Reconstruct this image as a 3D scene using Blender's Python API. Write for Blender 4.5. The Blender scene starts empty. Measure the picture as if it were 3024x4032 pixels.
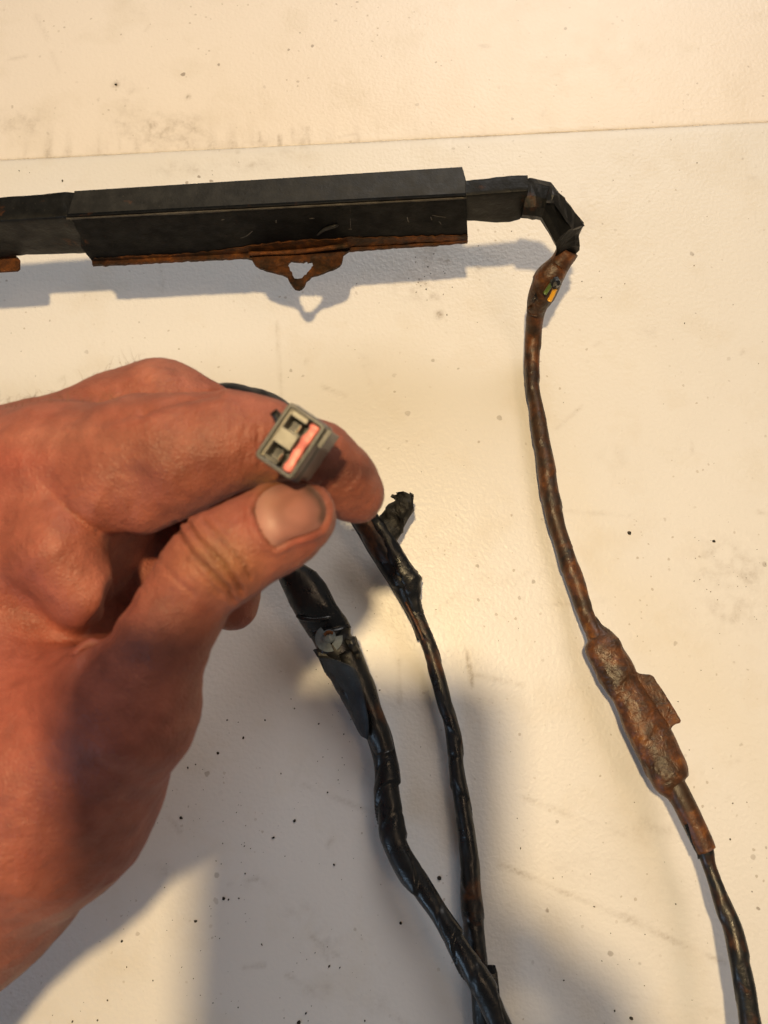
import bpy, bmesh, math, random
import numpy as np
from mathutils import Vector, Matrix

random.seed(7)
RNG = np.random.default_rng(11)
SC = bpy.context.scene
COL = SC.collection

# ------------------------------------------------------------------ camera
W, H, F = 3024.0, 4032.0, 3024.0
TH, DIST = math.radians(13.0), 0.38
CAM = np.array([0.0, -DIST * math.sin(TH), DIST * math.cos(TH)])
CR = np.array([1.0, 0, 0])
CU = np.array([0, math.cos(TH), math.sin(TH)])
CA = np.array([0, math.sin(TH), -math.cos(TH)])
cam_d = bpy.data.cameras.new('camera')
cam = bpy.data.objects.new('camera', cam_d)
COL.objects.link(cam)
cam.location = CAM.tolist()
cam.rotation_euler = (TH, 0, 0)
cam_d.sensor_fit = 'HORIZONTAL'
cam_d.sensor_width = 36.0
cam_d.lens = 36.0
cam_d.clip_start = 0.005
cam_d.clip_end = 50
cam_d.dof.use_dof = True
cam_d.dof.focus_distance = 0.37
cam_d.dof.aperture_fstop = 24.0
SC.camera = cam

# ------------------------------------------------------------------ light
SC.view_settings.view_transform = 'Standard'
SC.view_settings.look = 'None'
SC.view_settings.exposure = 0.0
SC.view_settings.gamma = 1.0
world = bpy.data.worlds.new("World")
SC.world = world
world.use_nodes = True
bg = world.node_tree.nodes['Background']
bg.inputs['Color'].default_value = (0.98, 0.92, 0.82, 1)
bg.inputs['Strength'].default_value = 0.128


def light(name, kind, loc, energy, color, size=None, target=None):
    d = bpy.data.lights.new(name, kind)
    d.energy = energy
    d.color = color
    if kind == 'AREA':
        d.shape = 'DISK'
        d.size = size
    else:
        d.shadow_soft_size = size
    o = bpy.data.objects.new(name, d)
    o.location = loc
    if target is not None:
        o.rotation_euler = (Vector(target) - Vector(loc)).to_track_quat('-Z', 'Y').to_euler()
    COL.objects.link(o)
    return o


def ray(u, v):
    return CA + CR * (u - W / 2) / F - CU * (v - H / 2) / F


LAMP = CAM - ray(1791, 3050) * 0.40
light('ceiling_lamp', 'POINT', LAMP.tolist(), 20.4, (1.0, 0.735, 0.385), 0.016)
light('window_light', 'AREA', (-0.95, -1.0, 0.7), 3.0, (0.52, 0.74, 1.0), 0.45, (0, 0, 0))
light('back_fill_light', 'AREA', (0.35, 1.25, 1.0), 8.3, (1.0, 0.95, 0.90), 0.8, (0.1, 0.25, 0))  # added fill, brightens the far end and deepens the duct shadow
light('warm_fill_light', 'AREA', (0.62, -0.2, 1.3), 1.5, (1.0, 0.70, 0.44), 0.3, (0, 0, 0))  # added warm fill from the right, lifts the phone's shadow


# ------------------------------------------------------------------ helpers
def onz(u, v, z=0.0):
    d = ray(u, v)
    return CAM + d * (z - CAM[2]) / d[2]


def onplane(u, v, p0, n):
    d = ray(u, v)
    return CAM + d * (np.dot(p0 - CAM, n) / np.dot(d, n))


def proj(P):
    q = P - CAM
    t = q @ CA
    return W / 2 + F * (q @ CR) / t, H / 2 - F * (q @ CU) / t, t


def cf(u, v, t):
    """pixel + depth -> world"""
    return CAM + ray(u, v) * t


def tag(o, label=None, cat=None, kind=None, group=None):
    if label: o['label'] = label
    if cat: o['category'] = cat
    if kind: o['kind'] = kind
    if group: o['group'] = group
    return o


def empty(name, loc, label, cat):
    o = bpy.data.objects.new(name, None)
    o.empty_display_size = 0.01
    o.location = [float(c) for c in loc]
    COL.objects.link(o)
    return tag(o, label, cat)


def mk(name, verts, faces, mat, parent=None, smooth=True, attrs=None):
    me = bpy.data.meshes.new(name)
    verts = np.asarray(verts, dtype=np.float64)
    off = np.zeros(3)
    if parent is not None:
        q = parent
        while q is not None:
            off += np.array(q.location[:])
            q = q.parent
    else:
        off = verts.mean(axis=0)
        off[2] = verts[:, 2].min()
    me.from_pydata((verts - off).tolist(), [], [list(map(int, f)) for f in faces])
    me.update()
    if smooth:
        me.polygons.foreach_set('use_smooth', [True] * len(me.polygons))
    if attrs:
        for k, a in attrs.items():
            if a.ndim == 2:
                at = me.color_attributes.new(k, 'FLOAT_COLOR', 'POINT')
                at.data.foreach_set('color', np.hstack([a, np.ones((len(a), 1))]).astype(np.float32).ravel())
            else:
                at = me.attributes.new(k, 'FLOAT', 'POINT')
                at.data.foreach_set('value', a.astype(np.float32))
    me.materials.append(mat)
    o = bpy.data.objects.new(name, me)
    COL.objects.link(o)
    if parent is not None:
        o.parent = parent
    else:
        o.location = off.tolist()
    return o


_k = RNG.normal(size=(5, 24, 3))
_k /= np.linalg.norm(_k, axis=2, keepdims=True)
_ph = RNG.uniform(0, 6.28, size=(5, 24))


def nz(P, scale, octv=3, seed=0):
    """cheap smooth noise -1..1 at features of 'scale' metres"""
    P = np.asarray(P)
    out = np.zeros(P.shape[:-1])
    a, tot = 1.0, 0
    for o in range(octv):
        f = 2 * math.pi / scale * (2 ** o) * 0.6
        i = (o + seed) % 5
        s = np.zeros_like(out)
        for j in range(0, 24, 3):
            s += np.sin(P @ _k[i, j] * f + _ph[i, j] + 1.7 * np.sin(P @ _k[i, j + 1] * f * 0.7 + _ph[i, j + 1]))
        out += a * s / 4.0
        tot += a
        a *= 0.5
    return out / tot


def catmull(A, n):
    A = np.asarray(A, float)
    P = np.vstack([2 * A[0] - A[1], A, 2 * A[-1] - A[-2]])
    m = len(A) - 1
    out = []
    for i in range(n):
        x = i / (n - 1) * m
        k = min(int(x), m - 1)
        t = x - k
        p0, p1, p2, p3 = P[k], P[k + 1], P[k + 2], P[k + 3]
        out.append(0.5 * ((2 * p1) + (-p0 + p2) * t + (2 * p0 - 5 * p1 + 4 * p2 - p3) * t * t + (-p0 + 3 * p1 - 3 * p2 + p3) * t ** 3))
    return np.array(out)


def lin(A, n):
    A = np.asarray(A, float)
    x = np.linspace(0, len(A) - 1, n)
    return np.stack([np.interp(x, np.arange(len(A)), A[:, i]) for i in range(A.shape[1])], 1)


def resample(A, step):
    """even arclength resample; first three columns are xyz"""
    D = np.r_[0, np.cumsum(np.linalg.norm(np.diff(A[:, :3], axis=0), axis=1))]
    n = max(4, int(D[-1] / step))
    x = np.linspace(0, D[-1], n)
    return np.stack([np.interp(x, D, A[:, i]) for i in range(A.shape[1])], 1), x


def tube(name, ctrl, mat, parent=None, m=28, step=0.0012, wrap=0.018, ridge=0.0003, rough=0.0003, flat=1.0, spin=1,
         power=2.0, smoothpath=True, ph0=0.0, lumpscale=0.02, crease=0.0):
    """ctrl rows x,y,z,r ; swept tube whose skin has spiral tape laps, dents and wrinkles"""
    A = catmull(ctrl, 220) if smoothpath else lin(ctrl, 220)
    A, s = resample(A, step)
    C, r = A[:, :3], np.maximum(A[:, 3], 0.0003)
    T = np.gradient(C, axis=0)
    T /= np.linalg.norm(T, axis=1, keepdims=True)
    S = np.cross(T, [0, 0, 1.0])
    S /= np.linalg.norm(S, axis=1, keepdims=True) + 1e-9
    for _ in range(2):
        S[1:-1] = (S[:-2] + S[1:-1] + S[2:]) / 3
    U = np.cross(S, T)
    a = np.linspace(0, 2 * math.pi, m, endpoint=False)
    ca, sa = np.cos(a), np.sin(a)
    se = 2.0 / power
    cx = np.sign(ca) * np.abs(ca) ** se
    cy = np.sign(sa) * np.abs(sa) ** se
    w = (s[:, None] / wrap + spin * a[None] / (2 * math.pi) + ph0 + 0.18 * np.sin(s[:, None] * 90 + 2 * np.sin(a)[None])) % 1.0
    lap = ridge * (np.clip(w / 0.95, 0, 1) - np.clip((w - 0.95) / 0.05, 0, 1) - 0.5)
    base = C[:, None] + (S[:, None] * (cx * 1.0)[None, :, None] + U[:, None] * (cy * flat)[None, :, None]) * r[:, None, None]
    n1 = nz(base, lumpscale, 2, 1)
    n2 = nz(np.stack([s[:, None] * 0.35 + 0 * a[None], (r[:, None] * ca[None]) + w * 0.004, r[:, None] * sa[None]], -1), 0.005, 2, 3)
    disp = lap + rough * (n1 * 1.0 + n2 * 0.45)
    if crease:
        disp -= crease * np.exp(-((w - 0.5) / 0.05) ** 2)
    N = S[:, None] * ca[None, :, None] + U[:, None] * sa[None, :, None]
    V = base + N * disp[..., None]
    n = len(C)
    verts = V.reshape(-1, 3)
    i, j = np.meshgrid(np.arange(n - 1), np.arange(m), indexing='ij')
    j2 = (j + 1) % m
    faces = np.stack([i * m + j, i * m + j2, (i + 1) * m + j2, (i + 1) * m + j], -1).reshape(-1, 4).tolist()
    faces.append(list(range(m)))
    faces.append(list(range((n - 1) * m, n * m))[::-1])
    return mk(name, verts, faces, mat, parent)


def rows(R, zf, widen=1.0):
    """(v, L, R) rows of a photo outline -> centre + radius at height zf(v)"""
    R = np.array(R, float)
    c = (R[:, 1] + R[:, 2]) / 2
    dv, du = np.gradient(R[:, 0]), np.gradient(c)
    cs = dv / np.hypot(dv, du)
    out = []
    for (v, l, r), u, k in zip(R, c, cs):
        z = zf(v)
        p = onz(u, v, z)
        t = proj(p)[2]
        out.append([*p, (r - l) / 2 * k * t / F * widen])
    return out


def prism(name, top, thick, mat, parent=None, normal=(0, 0, 1.0), bevel=0.0, smooth=False, jitter=0.0):
    """closed plate: polygon 'top' (world points) extruded by thick against normal"""
    top = np.array(top)
    nrm = np.array(normal, float)
    bm = bmesh.new()
    a = [bm.verts.new(p) for p in top]
    b = [bm.verts.new(p - nrm * thick) for p in top]
    bm.faces.new(a)
    bm.faces.new(b[::-1])
    n = len(a)
    for i in range(n):
        bm.faces.new([a[i], b[i], b[(i + 1) % n], a[(i + 1) % n]])
    bmesh.ops.recalc_face_normals(bm, faces=bm.faces)
    if bevel:
        bmesh.ops.bevel(bm, geom=list(bm.edges), offset=bevel, segments=2, profile=0.5, affect='EDGES', clamp_overlap=True)
    V = [v.co[:] for v in bm.verts]
    bm.verts.index_update()
    Fc = [[v.index for v in f.verts] for f in bm.faces]
    bm.free()
    return mk(name, V, Fc, mat, parent, smooth)


def densify(poly, step, jit=0.0, seed=0, closed=True):
    rg = np.random.default_rng(seed)
    out = []
    n = len(poly)
    for i in range(n if closed else n - 1):
        a, b = np.array(poly[i], float), np.array(poly[(i + 1) % n], float)
        k = max(1, int(np.hypot(*(b - a)[:2]) / step))
        for q in range(k):
            p = a + (b - a) * q / k
            if q: p[:2] += rg.normal(size=2) * jit
            out.append(p)
    return out


# ------------------------------------------------------------------ materials
class NT:
    def __init__(s, name):
        s.m = bpy.data.materials.new(name)
        s.m.use_nodes = True
        s.t = s.m.node_tree
        s.b = s.t.nodes['Principled BSDF']

    def n(s, kind, **kw):
        x = s.t.nodes.new(kind)
        for k, v in kw.items():
            if k.startswith('i_'):
                x.inputs[k[2:].replace('_', ' ')].default_value = v
            else:
                setattr(x, k, v)
        return x

    def l(s, a, b):
        s.t.links.new(a, b)

    def coord(s):
        return s.n('ShaderNodeNewGeometry').outputs['Position']

    def noise(s, scale, detail=3, rough=0.55, vec=None, dist=0.0):
        x = s.n('ShaderNodeTexNoise')
        x.inputs['Scale'].default_value = scale
        x.inputs['Detail'].default_value = detail
        x.inputs['Roughness'].default_value = rough
        x.inputs['Distortion'].default_value = dist
        s.l(vec if vec is not None else s.coord(), x.inputs['Vector'])
        return x.outputs['Fac']

    def ramp(s, fac, stops, interp='LINEAR'):
        x = s.n('ShaderNodeValToRGB')
        x.color_ramp.interpolation = interp
        e = x.color_ramp.elements
        while len(e) > 1:
            e.remove(e[0])
        e[0].position = stops[0][0]
        e[0].color = (*stops[0][1], 1) if len(stops[0][1]) == 3 else stops[0][1]
        for p, c in stops[1:]:
            q = e.new(p)
            q.color = (*c, 1) if len(c) == 3 else c
        s.l(fac, x.inputs['Fac'])
        return x.outputs['Color']

    def mix(s, fac, a, b, mode='MIX'):
        x = s.n('ShaderNodeMix')
        x.data_type = 'RGBA'
        x.blend_type = mode
        for sock, v in ((x.inputs[0], fac), (x.inputs[6], a), (x.inputs[7], b)):
            if hasattr(v, 'is_linked') or hasattr(v, 'links'):
                s.l(v, sock)
            elif isinstance(v, (int, float)):
                sock.default_value = v
            else:
                sock.default_value = (*v, 1)
        return x.outputs[2]

    def math(s, op, a, b=0.0, c=None):
        x = s.n('ShaderNodeMath')
        x.operation = op
        for i, v in enumerate((a, b) if c is None else (a, b, c)):
            if isinstance(v, (int, float)):
                x.inputs[i].default_value = v
            else:
                s.l(v, x.inputs[i])
        return x.outputs[0]

    def bump(s, h, strength, dist, prev=None):
        x = s.n('ShaderNodeBump')
        x.inputs['Strength'].default_value = strength
        x.inputs['Distance'].default_value = dist
        s.l(h, x.inputs['Height'])
        if prev is not None:
            s.l(prev, x.inputs['Normal'])
        return x.outputs['Normal']

    def set(s, **kw):
        for k, v in kw.items():
            sock = s.b.inputs[k.replace('_', ' ')]
            if isinstance(v, (int, float)):
                sock.default_value = v
            elif isinstance(v, tuple):
                sock.default_value = (*v, 1) if len(v) == 3 and sock.type == 'RGBA' else v
            else:
                s.l(v, sock)


def table_mat(name='stained_white_laminate', c0=(0.78, 0.755, 0.735), c1=(0.81, 0.785, 0.765)):
    n = NT(name)
    big = n.noise(9, 3)
    base = n.ramp(big, [(0.3, c0), (0.7, c1)])
    # yellowish film
    film = n.ramp(n.noise(28, 5, 0.6), [(0.52, (0, 0, 0)), (0.74, (0.3, 0.3, 0.3))])
    base = n.mix(film, base, (0.66, 0.58, 0.46))
    # small specks, gated by noise so they come in drifts
    for sc, thr, col, amt, gs in ((150, 0.10, (0.20, 0.15, 0.11), 0.65, 14), (330, 0.13, (0.34, 0.27, 0.2), 0.5, 22)):
        v = n.n('ShaderNodeTexVoronoi')
        v.inputs['Scale'].default_value = sc
        w = n.n('ShaderNodeVectorMath')
        w.operation = 'ADD'
        ns = n.n('ShaderNodeTexNoise')
        ns.inputs['Scale'].default_value = sc * 2.2
        sc2 = n.n('ShaderNodeVectorMath')
        sc2.operation = 'SCALE'
        sc2.inputs['Scale'].default_value = 0.35 / sc
        n.l(n.coord(), ns.inputs['Vector'])
        n.l(ns.outputs['Color'], sc2.inputs[0])
        n.l(n.coord(), w.inputs[0])
        n.l(sc2.outputs[0], w.inputs[1])
        n.l(w.outputs[0], v.inputs['Vector'])
        sep = n.n('ShaderNodeSeparateColor')
        n.l(v.outputs['Color'], sep.inputs[0])
        size = n.math('MULTIPLY', n.math('POWER', sep.outputs[0], 5.0), thr * 2.2)
        d = n.math('SUBTRACT', size, v.outputs['Distance'])
        m = n.math('MULTIPLY', n.math('MINIMUM', n.math('MAXIMUM', n.math('MULTIPLY', d, 18.0), 0.0), 1.0), amt)
        g = n.ramp(n.noise(gs, 2), [(0.44, (0, 0, 0)), (0.62, (1, 1, 1))])
        m = n.math('MULTIPLY', m, g)
        base = n.mix(m, base, col)
    at = n.n('ShaderNodeAttribute')
    at.attribute_name = 'dirt'
    brk = n.ramp(n.noise(420, 4, 0.7), [(0.33, (0.25, 0.25, 0.25)), (0.62, (1, 1, 1))])
    dm = n.math('MULTIPLY', at.outputs['Fac'], brk)
    base = n.mix(dm, base, (0.22, 0.15, 0.085))
    n.set(Base_Color=base)
    rg = n.ramp(n.noise(60, 3), [(0.3, (0.36, 0.36, 0.36)), (0.7, (0.43, 0.43, 0.43))])
    n.set(Roughness=rg, Specular_IOR_Level=0.5)
    h = n.noise(520, 1.0, 0.4, dist=0.25)
    h2 = n.noise(950, 2, 0.5)
    nn = n.bump(h, 0.32, 0.0007)
    nn = n.bump(h2, 0.15, 0.0004, nn)
    n.set(Normal=nn)
    return n.m


def tape_mat(name, rust=0.0, rough=0.34, tint=(0.014, 0.014, 0.015), dust=0.25, seed=0.0, rustscale=60, fold=0.5, olive=0.0, spec=0.5):
    n = NT(name)
    mp = n.n('ShaderNodeMapping')
    mp.inputs['Location'].default_value = (seed, seed * 0.7, seed * 0.3)
    n.l(n.coord(), mp.inputs['Vector'])
    P = mp.outputs[0]
    c = n.mix(n.ramp(n.noise(180, 5, 0.65, P), [(0.45, (0, 0, 0)), (0.8, (1, 1, 1))]), tint, tuple(min(1, x * 2.0 + 0.003) for x in tint))
    # rust film
    lo = 0.78 - 0.5 * rust
    rn = n.noise(rustscale, 6, 0.68, P, 0.6)
    rm = n.ramp(rn, [(max(0.02, lo - 0.12), (0, 0, 0)), (lo + 0.08, (1, 1, 1))])
    rc = n.ramp(n.noise(230, 6, 0.7, P), [(0.25, (0.035, 0.017, 0.010)), (0.45, (0.080, 0.028, 0.009)), (0.60, (0.15, 0.050, 0.012)), (0.78, (0.32, 0.135, 0.025))])
    if olive:
        om = n.ramp(n.noise(55, 4, 0.6, P, 0.4), [(0.46, (0, 0, 0)), (0.60, (olive, olive, olive))])
        rc = n.mix(om, rc, n.ramp(n.noise(420, 4, 0.7, P), [(0.3, (0.008, 0.005, 0.003)), (0.65, (0.040, 0.021, 0.007))]))
    c = n.mix(rm, c, rc)
    du = n.ramp(n.noise(900, 2, 0.6, P), [(0.68, (0, 0, 0)), (0.76, (dust, dust, dust))])
    c = n.mix(du, c, (0.17, 0.15, 0.13))
    n.set(Base_Color=c)
    r = n.mix(rm, (rough,) * 3, (rough + 0.1,) * 3)
    r2 = n.mix(n.ramp(n.noise(120, 4, 0.6, P), [(0.4, (0, 0, 0)), (0.7, (1, 1, 1))]), r, (min(1, rough + 0.2),) * 3)
    n.set(Roughness=r2, Specular_IOR_Level=spec)
    nn = n.bump(n.noise(260, 3, 0.55, P, 0.8), fold, 0.0012)
    nn = n.bump(n.noise(1200, 3, 0.6, P), 0.25, 0.0003, nn)
    n.set(Normal=nn)
    return n.m


def plain(name, col, rough=0.5, metal=0.0, var=0.25, scale=500, bumpd=0.0001):
    n = NT(name)
    f = n.noise(scale, 4, 0.6)
    c = n.mix(n.ramp(f, [(0.35, (0, 0, 0)), (0.7, (1, 1, 1))]), tuple(x * (1 - var) for x in col), tuple(min(1, x * (1 + var)) for x in col))
    n.set(Base_Color=c, Roughness=rough, Metallic=metal)
    n.set(Normal=n.bump(n.noise(scale * 2, 3), 0.3, bumpd))
    return n.m


def skin_mat():
    n = NT('skin')
    at = n.n('ShaderNodeAttribute')
    at.attribute_name = 'tone'
    mott = n.ramp(n.noise(170, 5, 0.6), [(0.3, (0.78, 0.72, 0.70)), (0.7, (1.18, 1.16, 1.14))])
    c = n.mix(1.0, at.outputs['Color'], mott, 'MULTIPLY')
    gr = n.ramp(n.noise(420, 5, 0.7), [(0.62, (0, 0, 0)), (0.85, (0.35, 0.35, 0.35))])
    c = n.mix(gr, c, (0.10, 0.045, 0.028))
    n.set(Base_Color=c, Roughness=0.52, Specular_IOR_Level=0.38, Subsurface_Weight=0.10)
    n.b.inputs['Subsurface Radius'].default_value = (1.0, 0.35, 0.2)
    n.b.inputs['Subsurface Scale'].default_value = 0.003
    v = n.n('ShaderNodeTexVoronoi')
    v.feature = 'DISTANCE_TO_EDGE'
    v.inputs['Scale'].default_value = 900
    n.l(n.coord(), v.inputs['Vector'])
    nn = n.bump(n.ramp(v.outputs['Distance'], [(0.0, (0, 0, 0)), (0.3, (1, 1, 1))]), 0.35, 0.0003)
    nn = n.bump(n.noise(300, 5, 0.62), 0.5, 0.0008, nn)
    n.set(Normal=nn)
    return n.m


M_TABLE = table_mat()
M_PANEL = table_mat('stained_peach_white_laminate', (0.85, 0.775, 0.71), (0.88, 0.81, 0.75))
M_TAPE = tape_mat('black_vinyl_tape', 0.02, 0.24, (0.0055, 0.0060, 0.0075), dust=0.12, seed=1.0, fold=0.16)
M_TAPE_B = tape_mat('worn_black_tape_with_rust_stain', 0.24, 0.27, (0.0065, 0.0065, 0.0068), dust=0.12, seed=2.3, rustscale=45, fold=0.2)
M_RUSTY = tape_mat('rust_covered_tape', 0.96, 0.28, (0.012, 0.011, 0.009), seed=3.1, rustscale=80, fold=0.7, olive=0.8)
M_RUSTMID = tape_mat('rust_stained_loom', 0.70, 0.30, (0.010, 0.009, 0.008), seed=4.1, rustscale=60, fold=0.3, olive=0.8)
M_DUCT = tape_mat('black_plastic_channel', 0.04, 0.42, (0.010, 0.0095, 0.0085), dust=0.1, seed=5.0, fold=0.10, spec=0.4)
M_DUCT_SIDE = tape_mat('black_plastic_shaded_side', 0.10, 0.5, (0.0022, 0.0026, 0.0034), dust=0.06, seed=5.7, fold=0.12, spec=0.08)  # channel black made darker, shade painted into the side faces
M_CORE = tape_mat('black_taped_bundle', 0.12, 0.40, (0.005, 0.005, 0.005), dust=0.12, seed=8.4, fold=0.2, spec=0.18)
M_RUST = tape_mat('rusted_steel', 1.3, 0.6, (0.03, 0.02, 0.015), seed=6.2, rustscale=90, fold=0.8, olive=1.0, spec=0.2)
M_LIP = tape_mat('patchy_rust_on_black_paint', 0.60, 0.5, (0.006, 0.0055, 0.005), dust=0.1, seed=10.3, rustscale=38, fold=0.5, olive=0.8, spec=0.15)
M_MATT = tape_mat('dusty_crumpled_tape', 0.12, 0.5, (0.006, 0.0055, 0.005), dust=0.2, seed=9.2, fold=0.9, spec=0.35)
M_STAIN = tape_mat('brown_stained_tape', 0.24, 0.28, (0.0065, 0.0065, 0.0068), dust=0.12, seed=12.1, rustscale=40, fold=0.2, olive=0.9)
M_FLAP = tape_mat('matt_blue_black_tape_underside_and_sheen', 0.0, 0.5, (0.0075, 0.0125, 0.021), dust=0.35, seed=7.7, fold=0.2)  # the flap's own blue-black, also tints the sheen strip on the middle cable
M_SKIN = skin_mat()
M_WORN = plain('worn_grey_edge', (0.04, 0.033, 0.025), 0.6, var=0.6, scale=250)
M_GREYPL = plain('grey_nylon', (0.085, 0.082, 0.074), 0.34, var=0.15)
M_BEIGEPL = plain('pale_nylon_insert', (0.31, 0.29, 0.235), 0.32, var=0.15)
M_BLACKPL = plain('black_plastic', (0.012, 0.012, 0.012), 0.35)
M_PINK = plain('pink_silicone_seal', (0.80, 0.24, 0.20), 0.42, var=0.22, scale=260, bumpd=0.0006)
M_METAL = plain('tinned_terminal', (0.62, 0.58, 0.48), 0.25, 1.0, 0.1)
M_WASHER = plain('cloudy_plastic_rivet', (0.12, 0.14, 0.15), 0.42, var=0.3, scale=300)
M_YELLOW = plain('yellow_wire_insulation', (0.80, 0.40, 0.03), 0.35, var=0.1)
M_GREEN = plain('green_wire_insulation', (0.09, 0.15, 0.03), 0.4, var=0.3)
M_CRUMB = plain('dark_grit', (0.035, 0.027, 0.018), 0.8, var=0.8, scale=900)
M_HAIR = plain('fine_brown_hair', (0.20, 0.11, 0.05), 0.5)
M_GLASSY = plain('phone_back', (0.03, 0.03, 0.035), 0.25)
M_NAIL = None

# ------------------------------------------------------------------ table and panel
SA, SB = onz(0, 628)[:2], onz(3024, 478)[:2]
sx = (SB - SA) / np.linalg.norm(SB - SA)
sy = np.array([-sx[1], sx[0]])


def to_local(P2):
    q = np.asarray(P2) - SA
    return q @ sx, q @ sy


def seg_dist(X, Y, a, b):
    a, b = np.array(a), np.array(b)
    d = b - a
    L2 = d @ d
    t = np.clip(((X - a[0]) * d[0] + (Y - a[1]) * d[1]) / L2, 0, 1)
    return np.hypot(X - a[0] - t * d[0], Y - a[1] - t * d[1])


BLOTCH = [  # u, v, ru, rv, amount : smudges seen on the surface
    (80, 480, 110, 50, .35), (500, 470, 60, 60, .35), (640, 510, 150, 60, .5), (750, 520, 60, 60, .5), (740, 380, 8, 8, .8), (455, 330, 12, 10, .95),
    (505, 370, 40, 70, .22), (1000, 565, 70, 28, .45), (1190, 545, 30, 40, .5), (1010, 560, 60, 25, .45), (850, 575, 90, 22, .3), (1130, 600, 90, 25, .25),
    (720, 668, 90, 22, .4), (960, 650, 110, 25, .35), (1660, 1110, 90, 60, .55), (1700, 1000, 60, 60, .6), (1760, 1030, 12, 10, .8),
    (1715, 1165, 25, 20, .7), (1730, 1238, 14, 14, .95), (1885, 1060, 14, 10, .5), (2300, 830, 25, 90, .22), (2290, 880, 60, 60, .15),
    (2850, 2220, 130, 90, .42), (2940, 2260, 60, 60, .5), (2880, 2410, 130, 70, .35), (2560, 1300, 60, 30, .18), (2420, 1800, 50, 40, .15),
    (640, 3430, 60, 40, .3), (1000, 3480, 70, 25, .25), (1270, 3700, 80, 40, .35), (1180, 3600, 60, 40, .25), (2560, 3260, 130, 50, .28),
    (2300, 3420, 200, 50, .12), (2620, 3500, 160, 50, .14), (1250, 3900, 90, 40, .2), (1480, 3950, 60, 40, .2), (2000, 2290, 40, 12, .3),
    (1460, 1440, 40, 20, .12), (1430, 1390, 30, 50, .12),
]
_r = np.random.default_rng(21)
SCRATCH = [(u_, v_, u_ + a_ * 60 * L_, v_ + (1 - a_) * 60 * L_ * s_, 2.5, am_) for u_, v_, a_, L_, s_, am_ in zip(_r.uniform(0, 3000, 60), _r.uniform(0, 4000, 60), _r.uniform(.1, 1, 60), _r.exponential(1.2, 60), _r.choice([-1, 1], 60), _r.uniform(.08, .3, 60))] + [  # u0,v0,u1,v1, half width px, amount
    (1838, 2560, 1862, 2715, 5, .75), (1865, 2655, 2060, 2700, 3, .35), (1965, 3400, 2850, 3790, 3, .4), (2200, 3510, 2560, 3640, 3, .3),
    (1430, 1440, 1460, 1510, 7, .3), (1570, 2600, 1575, 2770, 4, .3), (1850, 2290, 1700, 2430, 3, .22), (1090, 1270, 1108, 1560, 5, .22),
    (1225, 3690, 1330, 3760, 6, .5), (1270, 3720, 1290, 3780, 5, .45), (900, 3480, 1010, 3460, 5, .5), (960, 3810, 1040, 3800, 6, .3),
    (1130, 3840, 1230, 3900, 4, .3), (1190, 3090, 1470, 3200, 3, .25), (2180, 2010, 2480, 2030, 4, .2), (2985, 2018, 3020, 2026, 5, .5),
    (2190, 1690, 2290, 1600, 5, .18), (1500, 3960, 1600, 4032, 3, .2), (140, 60, 190, 160, 9, .2), (200, 200, 230, 280, 8, .12),
    (2060, 3140, 2560, 3330, 3, .25), (2350, 3900, 3024, 4020, 3, .15), (2724, 1742, 2726, 1780, 4, .25), (930, 560, 935, 600, 5, .5),
    (730, 490, 742, 590, 5, .5), (690, 510, 700, 585, 5, .35), (1020, 520, 1028, 572, 5, .5), (1100, 535, 1102, 570, 8, .5), (195, 585, 200, 615, 7, .4),
    (1150, 500, 1158, 560, 6, .35), (1210, 500, 1216, 565, 6, .4), (720, 480, 735, 580, 6, .4), (465, 490, 470, 590, 6, .2)]


def dirt_at(X, Y):
    shp = X.shape
    X, Y = X.ravel(), Y.ravel()
    d = np.zeros_like(X)
    for u, v, ru, rv, a in BLOTCH:
        p = onz(u, v)
        q, r = onz(u + ru, v), onz(u, v + rv)
        ax, ay = abs(q[0] - p[0]), abs(r[1] - p[1])
        k = np.where((np.abs(X - p[0]) < 2.6 * ax) & (np.abs(Y - p[1]) < 2.6 * ay))[0]
        if not len(k): continue
        x, y = X[k], Y[k]
        e = np.exp(-(((x - p[0]) / ax) ** 2 + ((y - p[1]) / ay) ** 2))
        if ru > 20:
            e = e * np.clip(0.35 + 0.9 * nz(np.stack([x, y, 0 * x], -1), 0.006, 3, 2), 0, 1.2)
        d[k] = np.maximum(d[k], a * e * 1.05)
    for u0, v0, u1, v1, w, a in SCRATCH:
        p, q = onz(u0, v0), onz(u1, v1)
        ww = max(w * 0.38 / F * 1.2, 0.0010)
        lo_, hi_ = np.minimum(p, q) - 3 * ww, np.maximum(p, q) + 3 * ww
        k = np.where((X > lo_[0]) & (X < hi_[0]) & (Y > lo_[1]) & (Y < hi_[1]))[0]
        if not len(k): continue
        x, y = X[k], Y[k]
        e = np.exp(-(seg_dist(x, y, p[:2], q[:2]) / ww) ** 2) * np.clip(.6 + .8 * nz(np.stack([x, y, 0 * x], -1), .012, 2, 1), 0, 1)
        d[k] = np.maximum(d[k], a * e * 1.05)
    return np.clip(d, 0, 1).reshape(shp)


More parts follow.
